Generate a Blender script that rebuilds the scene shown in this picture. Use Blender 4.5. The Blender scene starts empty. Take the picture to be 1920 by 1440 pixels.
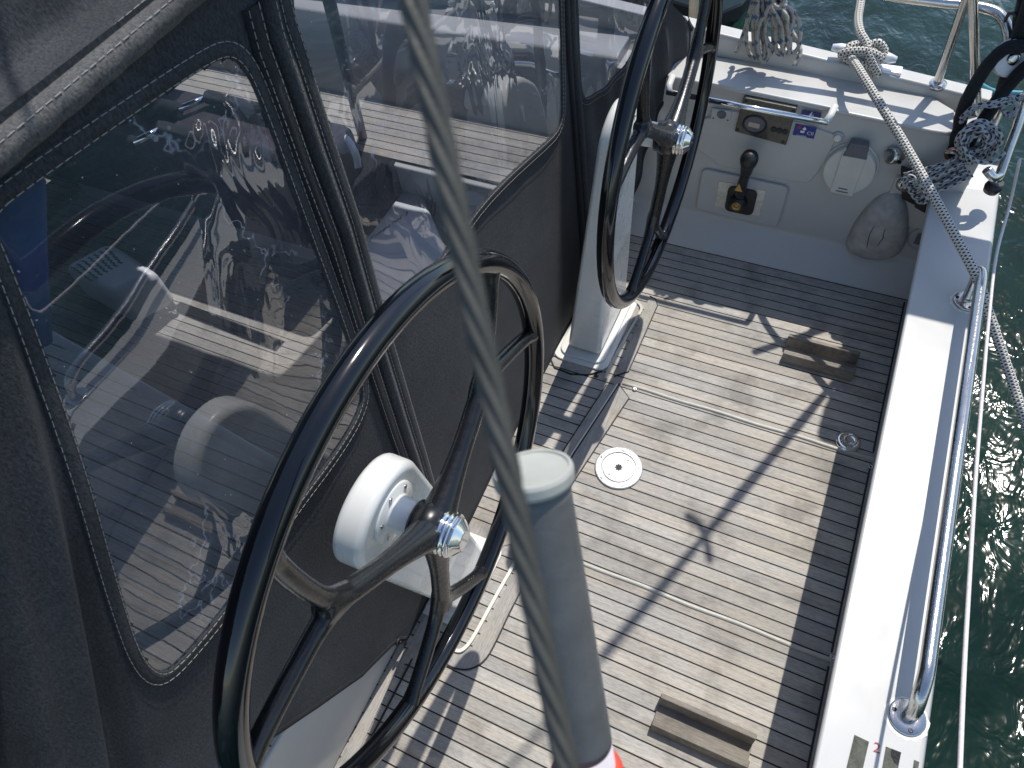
import bpy, math, random
from mathutils import Vector, Matrix, noise
from math import sin, cos, pi, radians
random.seed(7)
S = 2.2                       # everything below is laid out in units of 2.2 m (camera height above the cockpit sole = 1 unit)
# ---------------------------------------------------------------- camera
scene = bpy.context.scene
RC = Matrix(((0.90553457, 0.41276793, -0.09813148), (0.29023608, -0.77136760, -0.56635240), (-0.30946755, 0.48437038, -0.81830017)))   # rows: image right, image down, view direction
FPX = 1351.046
cam_data = bpy.data.cameras.new('camera'); cam = bpy.data.objects.new('camera', cam_data)
scene.collection.objects.link(cam); scene.camera = cam
m = Matrix((RC[0], -Vector(RC[1]), -Vector(RC[2]))).transposed()
cam.matrix_world = Matrix.Translation(Vector((0, 0, S))) @ m.to_4x4()
cam_data.sensor_width = 36; cam_data.sensor_fit = 'HORIZONTAL'; cam_data.lens = FPX / 1920 * 36
cam_data.clip_start = 0.03; cam_data.clip_end = 3000
cam_data.dof.use_dof = True; cam_data.dof.focus_distance = 1.9; cam_data.dof.aperture_fstop = 10.5
# ---------------------------------------------------------------- light
SUN = Vector((0.09, 0.53, 1.0)).normalized()
world = bpy.data.worlds.new('World'); scene.world = world; world.use_nodes = True
wn = world.node_tree.nodes; wl = world.node_tree.links
bg = wn['Background']; sky = wn.new('ShaderNodeTexSky'); sky.sky_type = 'NISHITA'; sky.sun_disc = False
sky.sun_elevation = math.asin(SUN.z); sky.sun_rotation = math.atan2(SUN.x, SUN.y); sky.air_density = 1.0; sky.dust_density = 0.6
wl.new(sky.outputs[0], bg.inputs[0]); bg.inputs[1].default_value = 0.14
sd = bpy.data.lights.new('sun', 'SUN'); sd.energy = 3.3; sd.angle = radians(0.55); sd.color = (1.0, 0.955, 0.89)
so = bpy.data.objects.new('sun', sd); scene.collection.objects.link(so); so.rotation_euler = SUN.to_track_quat('Z', 'Y').to_euler()
scene.view_settings.view_transform = 'Standard'; scene.view_settings.look = 'None'
scene.view_settings.exposure = 0.42; scene.view_settings.gamma = 1.0
scene.render.engine = 'CYCLES'
scene.cycles.transparent_max_bounces = 16
# ---------------------------------------------------------------- measuring helpers (layout units)
def ray(x, y):
    v = Vector((x - 960, y - 720, FPX)); return RC.transposed() @ v
CO = Vector((0, 0, 1))
def onz(x, y, z): d = ray(x, y); return CO + d * ((z - 1) / d.z)
def onx(x, y, X): d = ray(x, y); return CO + d * (X / d.x)
def ony(x, y, Y): d = ray(x, y); return CO + d * (Y / d.y)
def onpl(x, y, P, n): d = ray(x, y); n = Vector(n); return CO + d * ((Vector(P) - CO).dot(n) / d.dot(n))
def atd(x, y, t): return CO + ray(x, y).normalized() * t
V = Vector
# ---------------------------------------------------------------- materials
def new_mat(name):
    m = bpy.data.materials.new(name); m.use_nodes = True; nt = m.node_tree
    return m, nt, nt.nodes, nt.links, nt.nodes['Principled BSDF']
def tex_pos(N, L, scale=(1, 1, 1), kind='pos'):
    mp = N.new('ShaderNodeMapping'); mp.inputs['Scale'].default_value = scale
    if kind == 'pos': g = N.new('ShaderNodeNewGeometry'); L.new(g.outputs['Position'], mp.inputs[0])
    elif kind == 'uv': g = N.new('ShaderNodeUVMap'); L.new(g.outputs[0], mp.inputs[0])
    else: g = N.new('ShaderNodeTexCoord'); L.new(g.outputs['Object'], mp.inputs[0])
    return mp
def nz(N, L, vec, scale, detail=4, rough=0.55):
    n = N.new('ShaderNodeTexNoise'); n.inputs['Scale'].default_value = scale; n.inputs['Detail'].default_value = detail
    n.inputs['Roughness'].default_value = rough; L.new(vec.outputs[0], n.inputs['Vector']); return n
def ramp(N, L, src, stops):
    r = N.new('ShaderNodeValToRGB'); e = r.color_ramp.elements
    while len(e) < len(stops): e.new(0.5)
    for k, (p, c) in enumerate(stops):
        e[k].position = p; e[k].color = (c, c, c, 1) if isinstance(c, (int, float)) else (*c, 1)
    L.new(src, r.inputs[0]); return r
def mth(N, L, op, a, b=None, c=None):
    n = N.new('ShaderNodeMath'); n.operation = op
    for i, v in enumerate((a, b, c)):
        if v is None: continue
        if isinstance(v, (int, float)): n.inputs[i].default_value = v
        else: L.new(v, n.inputs[i])
    return n.outputs[0]
def mixc(N, L, fac, a, b, mode='MIX'):
    n = N.new('ShaderNodeMix'); n.data_type = 'RGBA'; n.blend_type = mode
    for s, v in ((n.inputs[0], fac), (n.inputs[6], a), (n.inputs[7], b)):
        if isinstance(v, (int, float)): s.default_value = v
        elif isinstance(v, tuple): s.default_value = (*v, 1)
        else: L.new(v, s)
    return n.outputs[2]
def bump(N, L, b, h, dist=0.001, strength=1.0):
    n = N.new('ShaderNodeBump'); n.inputs['Distance'].default_value = dist; n.inputs['Strength'].default_value = strength
    L.new(h, n.inputs['Height']); L.new(n.outputs[0], b.inputs['Normal']); return n
def simple(name, col, rough=0.4, metal=0.0, var=0.12, scale=14, bmp=0.0, coat=0.0, bscale=300, spec=0.5):
    m, nt, N, L, b = new_mat(name)
    v = tex_pos(N, L); n = nz(N, L, v, scale, 5)
    lo = tuple(c * (1 - var) for c in col); hi = tuple(min(1, c * (1 + var * 0.6)) for c in col)
    r = ramp(N, L, n.outputs[0], [(0.3, lo), (0.7, hi)]); L.new(r.outputs[0], b.inputs['Base Color'])
    rr = ramp(N, L, nz(N, L, v, scale * 3.1, 3).outputs[0], [(0.3, rough * 0.8), (0.75, min(1, rough * 1.3))]); L.new(rr.outputs[0], b.inputs['Roughness'])
    b.inputs['Metallic'].default_value = metal; b.inputs['Coat Weight'].default_value = coat; b.inputs['Specular IOR Level'].default_value = spec
    if bmp: bump(N, L, b, nz(N, L, v, bscale, 3).outputs[0], bmp)
    return m
def gelcoat(name, col=(0.495, 0.49, 0.465)):
    m, nt, N, L, b = new_mat(name); v = tex_pos(N, L)
    c = ramp(N, L, nz(N, L, v, 3.2, 6).outputs[0], [(0.3, tuple(x * 0.93 for x in col)), (0.65, col)])
    sc = nz(N, L, tex_pos(N, L, (30, 9, 30)), 1.5, 6, 0.75); dirt = ramp(N, L, sc.outputs[0], [(0.54, 0.0), (0.76, 0.30)])
    fine = nz(N, L, v, 90, 3); sp = ramp(N, L, fine.outputs[0], [(0.68, 0.0), (0.75, 0.5)])
    c2 = mixc(N, L, dirt.outputs[0], c.outputs[0], (0.42, 0.41, 0.37)); c3 = mixc(N, L, sp.outputs[0], c2, (0.5, 0.49, 0.45))
    L.new(c3, b.inputs['Base Color'])
    r = ramp(N, L, nz(N, L, v, 9, 5).outputs[0], [(0.3, 0.28), (0.7, 0.45)]); L.new(r.outputs[0], b.inputs['Roughness'])
    bump(N, L, b, nz(N, L, v, 5, 2).outputs[0], 0.002)
    return m
def teak(name, seams=True, ax='x', tint=1.0, pitch=0.0417, phase=0.849, dark=(0.235, 0.219, 0.200), light=(0.53, 0.497, 0.447)):
    m, nt, N, L, b = new_mat(name)
    g = N.new('ShaderNodeNewGeometry'); sx = N.new('ShaderNodeSeparateXYZ'); L.new(g.outputs['Position'], sx.inputs[0])
    a, c = (sx.outputs[0], sx.outputs[1]) if ax == 'x' else (sx.outputs[1], sx.outputs[0])
    q = mth(N, L, 'DIVIDE', mth(N, L, 'SUBTRACT', c, phase), pitch)
    fl = mth(N, L, 'FLOOR', q) if seams else mth(N, L, 'FLOOR', mth(N, L, 'MULTIPLY', c, 3.0))
    wn_ = N.new('ShaderNodeTexWhiteNoise'); wn_.noise_dimensions = '1D'; L.new(fl, wn_.inputs['W'])
    # streaky grain, shifted plank by plank
    cb = N.new('ShaderNodeCombineXYZ'); L.new(mth(N, L, 'MULTIPLY', a, 5.0), cb.inputs[0]); L.new(mth(N, L, 'MULTIPLY', c, 170.0), cb.inputs[1]); L.new(mth(N, L, 'MULTIPLY', wn_.outputs[0], 40.0), cb.inputs[2])
    g1 = N.new('ShaderNodeTexNoise'); g1.inputs['Scale'].default_value = 1.0; g1.inputs['Detail'].default_value = 8; g1.inputs['Roughness'].default_value = 0.7; g1.inputs['Distortion'].default_value = 0.6; L.new(cb.outputs[0], g1.inputs['Vector'])
    cb2 = N.new('ShaderNodeCombineXYZ'); L.new(mth(N, L, 'MULTIPLY', a, 60.0), cb2.inputs[0]); L.new(mth(N, L, 'MULTIPLY', c, 420.0), cb2.inputs[1]); L.new(mth(N, L, 'MULTIPLY', wn_.outputs[0], 91.0), cb2.inputs[2])
    g2 = N.new('ShaderNodeTexNoise'); g2.inputs['Scale'].default_value = 1.0; g2.inputs['Detail'].default_value = 3; L.new(cb2.outputs[0], g2.inputs['Vector'])
    blot = nz(N, L, tex_pos(N, L, (1, 1, 1)), 5.5, 5, 0.6)
    gm = mth(N, L, 'ADD', mth(N, L, 'MULTIPLY', g1.outputs[0], 0.55), mth(N, L, 'MULTIPLY', g2.outputs[0], 0.45))
    col = ramp(N, L, gm, [(0.30, tuple(x * tint for x in dark)), (0.46, tuple((x + y) / 2 * tint for x, y in zip(dark, light))), (0.66, tuple(x * tint for x in light))])
    pl = ramp(N, L, wn_.outputs[0], [(0.0, 0.82), (1.0, 1.08)])
    c1 = mixc(N, L, 1.0, col.outputs[0], pl.outputs[0], 'MULTIPLY')
    warm = ramp(N, L, nz(N, L, tex_pos(N, L, (1, 6, 1)), 2.1, 4).outputs[0], [(0.35, (0.90, 0.93, 0.96)), (0.7, (1.06, 1.02, 0.96))])
    c1 = mixc(N, L, 1.0, c1, warm.outputs[0], 'MULTIPLY')
    bl = ramp(N, L, blot.outputs[0], [(0.34, 0.66), (0.50, 1.0)]); c1 = mixc(N, L, 1.0, c1, bl.outputs[0], 'MULTIPLY')
    h = gm
    if seams:
        fr = mth(N, L, 'SUBTRACT', q, mth(N, L, 'FLOOR', q)); d = mth(N, L, 'MINIMUM', fr, mth(N, L, 'SUBTRACT', 1.0, fr))
        mask = ramp(N, L, d, [(0.040, 1.0), (0.056, 0.0)])
        c1 = mixc(N, L, mask.outputs[0], c1, (0.014, 0.013, 0.013))
        h = mth(N, L, 'SUBTRACT', gm, mth(N, L, 'MULTIPLY', mask.outputs[0], 1.2))
    L.new(c1, b.inputs['Base Color']); b.inputs['Roughness'].default_value = 0.72; b.inputs['Specular IOR Level'].default_value = 0.3
    bump(N, L, b, h, 0.0011)
    return m
def canvas(name, col=(0.026, 0.028, 0.032)):
    m, nt, N, L, b = new_mat(name); v = tex_pos(N, L)
    n1 = nz(N, L, tex_pos(N, L, (1, 1, 0.5)), 300, 4, 0.8); n2 = nz(N, L, v, 6, 5)
    c = ramp(N, L, n1.outputs[0], [(0.34, tuple(x * 0.48 for x in col)), (0.66, tuple(x * 1.6 for x in col))])
    f = ramp(N, L, n2.outputs[0], [(0.3, 0.8), (0.72, 1.3)]); c2 = mixc(N, L, 1.0, c.outputs[0], f.outputs[0], 'MULTIPLY')
    ln = ramp(N, L, nz(N, L, v, 230, 2).outputs[0], [(0.74, 0.0), (0.80, 0.35)])
    c3 = mixc(N, L, ln.outputs[0], c2, (0.30, 0.30, 0.30)); L.new(c3, b.inputs['Base Color'])
    b.inputs['Roughness'].default_value = 0.85; b.inputs['Sheen Weight'].default_value = 0.06; b.inputs['Sheen Roughness'].default_value = 0.4; b.inputs['Specular IOR Level'].default_value = 0.25
    bump(N, L, b, n1.outputs[0], 0.0018); return m
def vinyl(name):
    m, nt, N, L, b = new_mat(name); out = N['Material Output']; N.remove(b)
    tr = N.new('ShaderNodeBsdfTransparent'); tr.inputs[0].default_value = (0.70, 0.73, 0.81, 1)
    gl = N.new('ShaderNodeBsdfGlossy'); gl.inputs['Roughness'].default_value = 0.015
    df = N.new('ShaderNodeBsdfDiffuse'); df.inputs[0].default_value = (0.62, 0.68, 0.80, 1)  # milky blue: dust film plus the sky's bluish haze put into colour
    v = tex_pos(N, L, (1, 1, 0.6)); w1 = nz(N, L, v, 2.6, 1, 0.4); w2 = nz(N, L, tex_pos(N, L, (1, 1, 0.55)), 9, 2, 0.45)
    w2.inputs['Distortion'].default_value = 1.5
    reg = ramp(N, L, nz(N, L, v, 3.1, 2).outputs[0], [(0.54, 0.02), (0.62, 0.8)])
    h = mth(N, L, 'ADD', mth(N, L, 'MULTIPLY', w1.outputs[0], 1.3), mth(N, L, 'MULTIPLY', mth(N, L, 'MULTIPLY', w2.outputs[0], 0.55), reg.outputs[0]))
    bp = N.new('ShaderNodeBump'); bp.inputs['Distance'].default_value = 0.010; L.new(h, bp.inputs['Height']); L.new(bp.outputs[0], gl.inputs['Normal'])
    fr = N.new('ShaderNodeFresnel'); fr.inputs[0].default_value = 1.62; L.new(bp.outputs[0], fr.inputs['Normal'])
    fac = mth(N, L, 'MINIMUM', mth(N, L, 'MULTIPLY', fr.outputs[0], 2.2), 1.0)
    dust_haze = ramp(N, L, nz(N, L, tex_pos(N, L), 2.4, 6, 0.7).outputs[0], [(0.35, 0.035), (0.75, 0.10)])
    scr = N.new('ShaderNodeTexVoronoi'); scr.feature = 'DISTANCE_TO_EDGE'; scr.inputs['Scale'].default_value = 3.4
    dn = nz(N, L, tex_pos(N, L), 7, 4, 0.7); mp = N.new('ShaderNodeMix'); mp.data_type = 'VECTOR'; mp.inputs[0].default_value = 0.22
    L.new(tex_pos(N, L).outputs[0], mp.inputs[4]); L.new(dn.outputs[1], mp.inputs[5]); L.new(mp.outputs[1], scr.inputs['Vector'])
    crease = ramp(N, L, scr.outputs['Distance'], [(0.0, 0.30), (0.012, 0.0)])
    cm = mth(N, L, 'MULTIPLY', crease.outputs[0], ramp(N, L, nz(N, L, tex_pos(N, L), 4.3, 3).outputs[0], [(0.50, 0.0), (0.58, 1.0)]).outputs[0])
    spk = ramp(N, L, nz(N, L, tex_pos(N, L), 150, 1).outputs[0], [(0.775, 0.0), (0.80, 0.6)])
    dfac = mth(N, L, 'ADD', mth(N, L, 'ADD', dust_haze.outputs[0], cm), spk.outputs[0])
    m1 = N.new('ShaderNodeMixShader'); L.new(dfac, m1.inputs[0]); L.new(tr.outputs[0], m1.inputs[1]); L.new(df.outputs[0], m1.inputs[2])
    m2 = N.new('ShaderNodeMixShader'); L.new(fac, m2.inputs[0]); L.new(m1.outputs[0], m2.inputs[1]); L.new(gl.outputs[0], m2.inputs[2])
    L.new(m2.outputs[0], out.inputs[0]); return m
def rope_mat(name, base, fleck, nu=8, nv=260, size=0.30, fleck2=None):
    m, nt, N, L, b = new_mat(name); uv = N.new('ShaderNodeUVMap'); s = N.new('ShaderNodeSeparateXYZ'); L.new(uv.outputs[0], s.inputs[0])
    u = mth(N, L, 'MULTIPLY', s.outputs[0], nu); v = mth(N, L, 'MULTIPLY', s.outputs[1], nv)
    a = mth(N, L, 'ADD', u, v); c = mth(N, L, 'SUBTRACT', u, v)
    fa = mth(N, L, 'ABSOLUTE', mth(N, L, 'SUBTRACT', mth(N, L, 'FRACT', a), 0.5)); fc = mth(N, L, 'ABSOLUTE', mth(N, L, 'SUBTRACT', mth(N, L, 'FRACT', c), 0.5))
    dot = mth(N, L, 'MULTIPLY', mth(N, L, 'LESS_THAN', fa, size), mth(N, L, 'LESS_THAN', fc, size))
    fc_ = fleck
    if fleck2:
        w = mth(N, L, 'GREATER_THAN', mth(N, L, 'FRACT', mth(N, L, 'MULTIPLY', s.outputs[1], 9.0)), 0.8); fc_ = mixc(N, L, w, fleck, fleck2)
    L.new(mixc(N, L, dot, base, fc_), b.inputs['Base Color']); b.inputs['Roughness'].default_value = 0.75
    h = mth(N, L, 'MULTIPLY', mth(N, L, 'SINE', mth(N, L, 'MULTIPLY', a, 6.283)), mth(N, L, 'SINE', mth(N, L, 'MULTIPLY', c, 6.283)))
    bump(N, L, b, h, 0.0012); return m
def water():
    m, nt, N, L, b = new_mat('green harbour water')
    v = tex_pos(N, L, (1, 0.75, 1)); v2 = tex_pos(N, L, (1.2, 0.8, 1))
    n1 = nz(N, L, v, 1.1, 3, 0.5); n2 = nz(N, L, v2, 7.0, 3, 0.55); n3 = nz(N, L, v, 27, 1, 0.5)
    n2.inputs['Distortion'].default_value = 0.8
    h = mth(N, L, 'ADD', mth(N, L, 'ADD', mth(N, L, 'MULTIPLY', n1.outputs[0], 2.2), mth(N, L, 'MULTIPLY', n2.outputs[0], 0.20)), mth(N, L, 'MULTIPLY', n3.outputs[0], 0.050))
    c = ramp(N, L, nz(N, L, v, 1.6, 5).outputs[0], [(0.35, (0.0025, 0.012, 0.007)), (0.7, (0.007, 0.029, 0.018))])
    L.new(c.outputs[0], b.inputs['Base Color']); b.inputs['Roughness'].default_value = 0.12; b.inputs['IOR'].default_value = 1.33
    bump(N, L, b, h, 0.075); return m
M = dict(
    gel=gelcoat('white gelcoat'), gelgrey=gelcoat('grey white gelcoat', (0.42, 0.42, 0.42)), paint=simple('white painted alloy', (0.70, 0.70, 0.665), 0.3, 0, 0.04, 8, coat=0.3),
    teak=teak('weathered teak planking'), teakb=teak('weathered teak board along', False, 'x'), teakc=teak('weathered teak board across', False, 'y', 1.02),
    teakd=teak('worn teak block', False, 'x', 0.66, dark=(0.22, 0.19, 0.155), light=(0.53, 0.48, 0.41)), caulk=simple('black caulking', (0.012, 0.012, 0.012), 0.6, 0, 0.3, 60),
    trim=simple('grey sealant strip', (0.47, 0.46, 0.41), 0.45, 0, 0.1, 40), cream=simple('cream edge trim', (0.72, 0.70, 0.62), 0.35, 0, 0.06, 20),
    canvas=canvas('charcoal canvas', (0.036, 0.038, 0.0415)), canvasd=canvas('charcoal canvas webbing', (0.017, 0.018, 0.021)), canvasl=canvas('pale canvas edging', (0.085, 0.083, 0.08)), vinyl=vinyl('clear vinyl'),
    thread=simple('pale thread', (0.42, 0.41, 0.38), 0.8, 0, 0.2, 200), black=simple('gloss black lacquer', (0.003, 0.0035, 0.005), 0.10, 0, 0.2, 20, coat=0.3), satin=simple('satin black lacquer', (0.010, 0.010, 0.011), 0.28, 0, 0.2, 30, coat=0.15),
    chrome=simple('polished steel', (0.78, 0.78, 0.77), 0.07, 1.0, 0.05, 30), steel=simple('brushed stainless steel', (0.62, 0.60, 0.57), 0.17, 1.0, 0.1, 40, 0.0003),
    alloy=simple('speckled cast alloy', (0.42, 0.43, 0.44), 0.45, 0.35, 0.22, 120, 0.0004), silver=simple('satin aluminium', (0.82, 0.83, 0.84), 0.35, 0.35, 0.05, 30),
    plastic=simple('black plastic', (0.02, 0.02, 0.022), 0.42, 0, 0.3, 60), rub=simple('weathered grey rubber', (0.42, 0.41, 0.385), 0.75, 0, 0.28, 22, 0.0008, bscale=160), lgrey=simple('light grey plastic', (0.60, 0.585, 0.52), 0.5, 0, 0.06, 30),
    dgrey=simple('dark grey plastic', (0.13, 0.13, 0.15), 0.5, 0, 0.1, 30), smoke=simple('smoked instrument cover', (0.085, 0.082, 0.065), 0.25, 0, 0.25, 50), blue=simple('blue sticker', (0.012, 0.03, 0.22), 0.4, 0, 0.1, 30), white=simple('white print', (0.8, 0.8, 0.8), 0.5, 0, 0.03, 30), red=simple('red ink', (0.36, 0.04, 0.05), 0.6, 0, 0.2, 90),
    sleeve=simple('grey plastic sleeve', (0.125, 0.125, 0.122), 0.48, 0, 0.16, 42, 0.0002), cap=simple('pale grey cap', (0.42, 0.42, 0.37), 0.45, 0, 0.14, 30), orange=simple('orange red float', (0.70, 0.07, 0.04), 0.5, 0, 0.1, 20), haze=simple('milky tape', (0.55, 0.50, 0.52), 0.45, 0, 0.1, 20),
    rust=simple('rust stain', (0.45, 0.30, 0.17), 0.8, 0, 0.4, 60), brass=simple('old brass', (0.42, 0.28, 0.10), 0.4, 0.8, 0.3, 60), patch=simple('worn grey grip tape', (0.095, 0.098, 0.075), 0.85, 0, 0.45, 70, 0.0008), patchb=simple('black grip tape', (0.012, 0.014, 0.014), 0.8, 0, 0.3, 70),
    rope=rope_mat('white rope with black fleck', (0.66, 0.63, 0.55), (0.012, 0.014, 0.03), 4, 95, 0.27), ropeg=rope_mat('grey braided line', (0.40, 0.41, 0.42), (0.02, 0.022, 0.03), 2, 38, 0.27), ropeb=rope_mat('grey and blue fleck line', (0.42, 0.38, 0.32), (0.08, 0.13, 0.21), 1, 22, 0.24, (0.30, 0.24, 0.17)), cord=simple('pale guard cord', (0.68, 0.63, 0.62), 0.6, 0, 0.15, 120),
    plate=simple('scuffed bright plate', (0.72, 0.68, 0.58), 0.3, 0.25, 0.2, 60),
    wire=simple('steel wire', (0.085, 0.083, 0.072), 0.5, 0.1, 0.2, 60, spec=0.3), plum=simple('plum cloth', (0.030, 0.022, 0.032), 0.85, 0, 0.4, 9, 0.002, bscale=40), bluecloth=simple('blue cloth', (0.03, 0.09, 0.30), 0.7, 0, 0.3, 12, 0.003, bscale=30),
    hullgrey=simple('grey hull paint', (0.16, 0.20, 0.19), 0.35, 0, 0.1, 3), greent=simple('green print', (0.05, 0.13, 0.08), 0.6, 0, 0.1, 50), white2=simple('white plastic', (0.72, 0.74, 0.76), 0.4, 0, 0.05, 10), tan=simple('faded tan varnish', (0.55, 0.45, 0.34), 0.5, 0, 0.12, 20), pinkish=simple('copper fitting', (0.55, 0.30, 0.22), 0.3, 0.9, 0.3, 60), water=water())
# ---------------------------------------------------------------- mesh helpers (layout units in, metres out)
C = scene.collection
def chaikin(p, n=2, closed=True):
    for _ in range(n):
        q = []; k = len(p)
        for i in range(k if closed else k - 1):
            a, b = Vector(p[i]), Vector(p[(i + 1) % k]); q += [a * 0.75 + b * 0.25, a * 0.25 + b * 0.75]
        p = q if closed else [Vector(p[0])] + q + [Vector(p[-1])]
    return p
def spline(pts, n=8):
    P = [Vector(p) for p in pts]; P = [P[0] * 2 - P[1]] + P + [P[-1] * 2 - P[-2]]; out = []
    for i in range(1, len(P) - 2):
        a, b, c, d = P[i - 1:i + 3]
        for k in range(n):
            t = k / n; out.append(0.5 * ((2 * b) + (c - a) * t + (2 * a - 5 * b + 4 * c - d) * t * t + (3 * b - a - 3 * c + d) * t ** 3))
    out.append(P[-2]); return out
def rnd(a): return random.uniform(-a, a)
class MB:
    def __init__(s): s.v = []; s.f = []; s.uv = []; s.sm = []; s.mi = []; s.m = 0
    def add(s, v, f, uv=None, sm=True):
        o = len(s.v); s.v += [Vector(x) for x in v]; s.f += [[i + o for i in q] for q in f]
        s.uv += uv if uv else [None] * len(f); s.sm += [sm] * len(f); s.mi += [s.m] * len(f); return s
    def box(s, a, b, sm=False):
        x0, y0, z0 = a; x1, y1, z1 = b
        return s.add([(x0, y0, z0), (x1, y0, z0), (x1, y1, z0), (x0, y1, z0), (x0, y0, z1), (x1, y0, z1), (x1, y1, z1), (x0, y1, z1)],
                     [(0, 3, 2, 1), (4, 5, 6, 7), (0, 1, 5, 4), (1, 2, 6, 5), (2, 3, 7, 6), (3, 0, 4, 7)], sm=sm)
    def prism(s, pts, ext, sm=False):
        p = [Vector(q) for q in pts]; e = Vector(ext); n = len(p)
        nn = Vector((0, 0, 0))
        for i in range(n): nn += (p[i] - p[0]).cross(p[(i + 1) % n] - p[0])
        if nn.dot(e) > 0: p = p[::-1]
        v = p + [q + e for q in p]
        return s.add(v, [list(range(n))] + [list(range(2 * n - 1, n - 1, -1))] + [[(i + 1) % n, i, i + n, (i + 1) % n + n] for i in range(n)], sm=sm)
    def tube(s, path, r, n=12, closed=False, cap=True, v0=0.0, sec=None):
        P = [Vector(p) for p in path]; k = len(P); T = []
        for i in range(k):
            a = P[i - 1] if (i > 0 or closed) else P[i]; b = P[(i + 1) % k] if (i < k - 1 or closed) else P[i]
            t = b - a; T.append(t.normalized() if t.length > 1e-9 else Vector((0, 0, 1)))
        u = T[0].orthogonal().normalized(); v = []; ln = [v0]
        for i in range(k):
            u = (u - T[i] * u.dot(T[i])); u = u.normalized() if u.length > 1e-6 else T[i].orthogonal().normalized(); w = T[i].cross(u)
            rr = r(i / (k - 1)) if callable(r) else r
            if i: ln.append(ln[-1] + (P[i] - P[i - 1]).length)
            for j in range(n):
                a = 2 * pi * j / n; q = rr * (sec(a, ln[i]) if sec else 1.0); v.append(P[i] + u * (q * cos(a)) + w * (q * sin(a)))
        f = []; uv = []
        for i in range(k if closed else k - 1):
            for j in range(n):
                a, b = i * n + j, i * n + (j + 1) % n; c, d = ((i + 1) % k) * n + (j + 1) % n, ((i + 1) % k) * n + j
                f.append((a, b, c, d)); l0 = ln[i] * S; l1 = (ln[(i + 1)] if i < k - 1 else ln[i] + (P[0] - P[i]).length) * S
                uv.append([(j / n, l0), ((j + 1) / n, l0), ((j + 1) / n, l1), (j / n, l1)])
        if cap and not closed: f += [list(range(n - 1, -1, -1)), list(range((k - 1) * n, k * n))]; uv += [None, None]
        return s.add(v, f, uv)
    def lathe(s, o, ax, prof, n=32, sm=True):
        o = Vector(o); ax = Vector(ax).normalized(); u = ax.orthogonal().normalized(); w = ax.cross(u); v = []; f = []
        for (r, h) in prof:
            for j in range(n): a = 2 * pi * j / n; v.append(o + ax * h + (u * cos(a) + w * sin(a)) * r)
        for i in range(len(prof) - 1):
            for j in range(n): f.append((i * n + j, i * n + (j + 1) % n, (i + 1) * n + (j + 1) % n, (i + 1) * n + j))
        f += [list(range(n - 1, -1, -1)), list(range((len(prof) - 1) * n, len(prof) * n))]
        s.add(v, f, sm=sm); s.sm[-1] = s.sm[-2] = False; return s
    def build(s, name, mats, parent=None, bevel=0, seg=3, autosm=False):
        me = bpy.data.meshes.new(name); off = parent_loc(parent)
        me.from_pydata([tuple(q * S - off) for q in s.v], [], s.f)
        for m_ in (mats if isinstance(mats, (list, tuple)) else [mats]): me.materials.append(m_)
        me.polygons.foreach_set('use_smooth', s.sm); me.polygons.foreach_set('material_index', s.mi)
        if any(s.uv):
            ul = me.uv_layers.new(name='UVMap'); k = 0
            for q, f in zip(s.uv, s.f):
                for i in range(len(f)):
                    if q: ul.data[k].uv = q[i]
                    k += 1
        me.update(); o = bpy.data.objects.new(name, me); C.objects.link(o)
        if parent: o.parent = parent
        if bevel:
            b = o.modifiers.new('bevel', 'BEVEL'); b.width = bevel * S; b.segments = seg; b.limit_method = 'ANGLE'; b.angle_limit = radians(35); b.harden_normals = False
            me.polygons.foreach_set('use_smooth', [True] * len(me.polygons))
            w = o.modifiers.new('wn', 'WEIGHTED_NORMAL'); w.keep_sharp = False
        return o
def parent_loc(p):
    t = Vector((0, 0, 0))
    while p is not None: t += p.location; p = p.parent
    return t
def thing(name, label, cat, loc, group=None):
    o = bpy.data.objects.new(name, None); C.objects.link(o); o.location = Vector(loc) * S; o.empty_display_size = 0.05
    return tag(o, label, cat, group)
def tag(o, label, cat, group=None, kind=None):
    o['label'] = label; o['category'] = cat
    if group: o['group'] = group
    if kind: o['kind'] = kind
    return o
def struct(o): o['kind'] = 'structure'; return o
def rrect(w, h, r, n=5):
    out = []
    for cx, cy, a0 in ((w - r, h - r, 0), (-w + r, h - r, 90), (-w + r, -h + r, 180), (w - r, -h + r, 270)):
        for k in range(n + 1): a = radians(a0 + 90 * k / n); out.append((cx + r * cos(a), cy + r * sin(a)))
    return out
def text_obj(txt, size, mat, parent, origin, ux, uy, name='lettering', extr=0.0004):
    cu = bpy.data.curves.new('t', 'FONT'); cu.body = txt; cu.size = 1; cu.align_x = 'CENTER'; cu.align_y = 'CENTER'; cu.extrude = 0
    to = bpy.data.objects.new('t', cu); C.objects.link(to); dg = bpy.context.evaluated_depsgraph_get(); me = bpy.data.meshes.new_from_object(to.evaluated_get(dg))
    bpy.data.objects.remove(to); ux = V(ux).normalized(); uy = V(uy).normalized(); n = ux.cross(uy)
    mb = MB(); mb.add([V(origin) + ux * (q.co.x * size) + uy * (q.co.y * size) + n * extr for q in me.vertices], [list(p.vertices) for p in me.polygons], sm=False)
    bpy.data.meshes.remove(me); return mb.build(name, mat, parent)
# ================================================================ SETTING
WZ = -0.29
w = MB()
w.add([(-400, -400, WZ), (400, -400, WZ), (400, 400, WZ), (-400, 400, WZ)], [(0, 1, 2, 3)], sm=False)
struct(w.build('water', M['water']))
# ================================================================ BOAT HULL
def zt(X): return 0.345 - 0.105 * (X + 0.2)          # toe rail top
def zl(X): return 0.3025 - 0.045 * X    # coaming lid
hull = thing('sailboat_hull', 'white fibreglass yacht stern with cockpit sole, coaming and transom, afloat on green water', 'boat', (0, 0.46, WZ))
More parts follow.
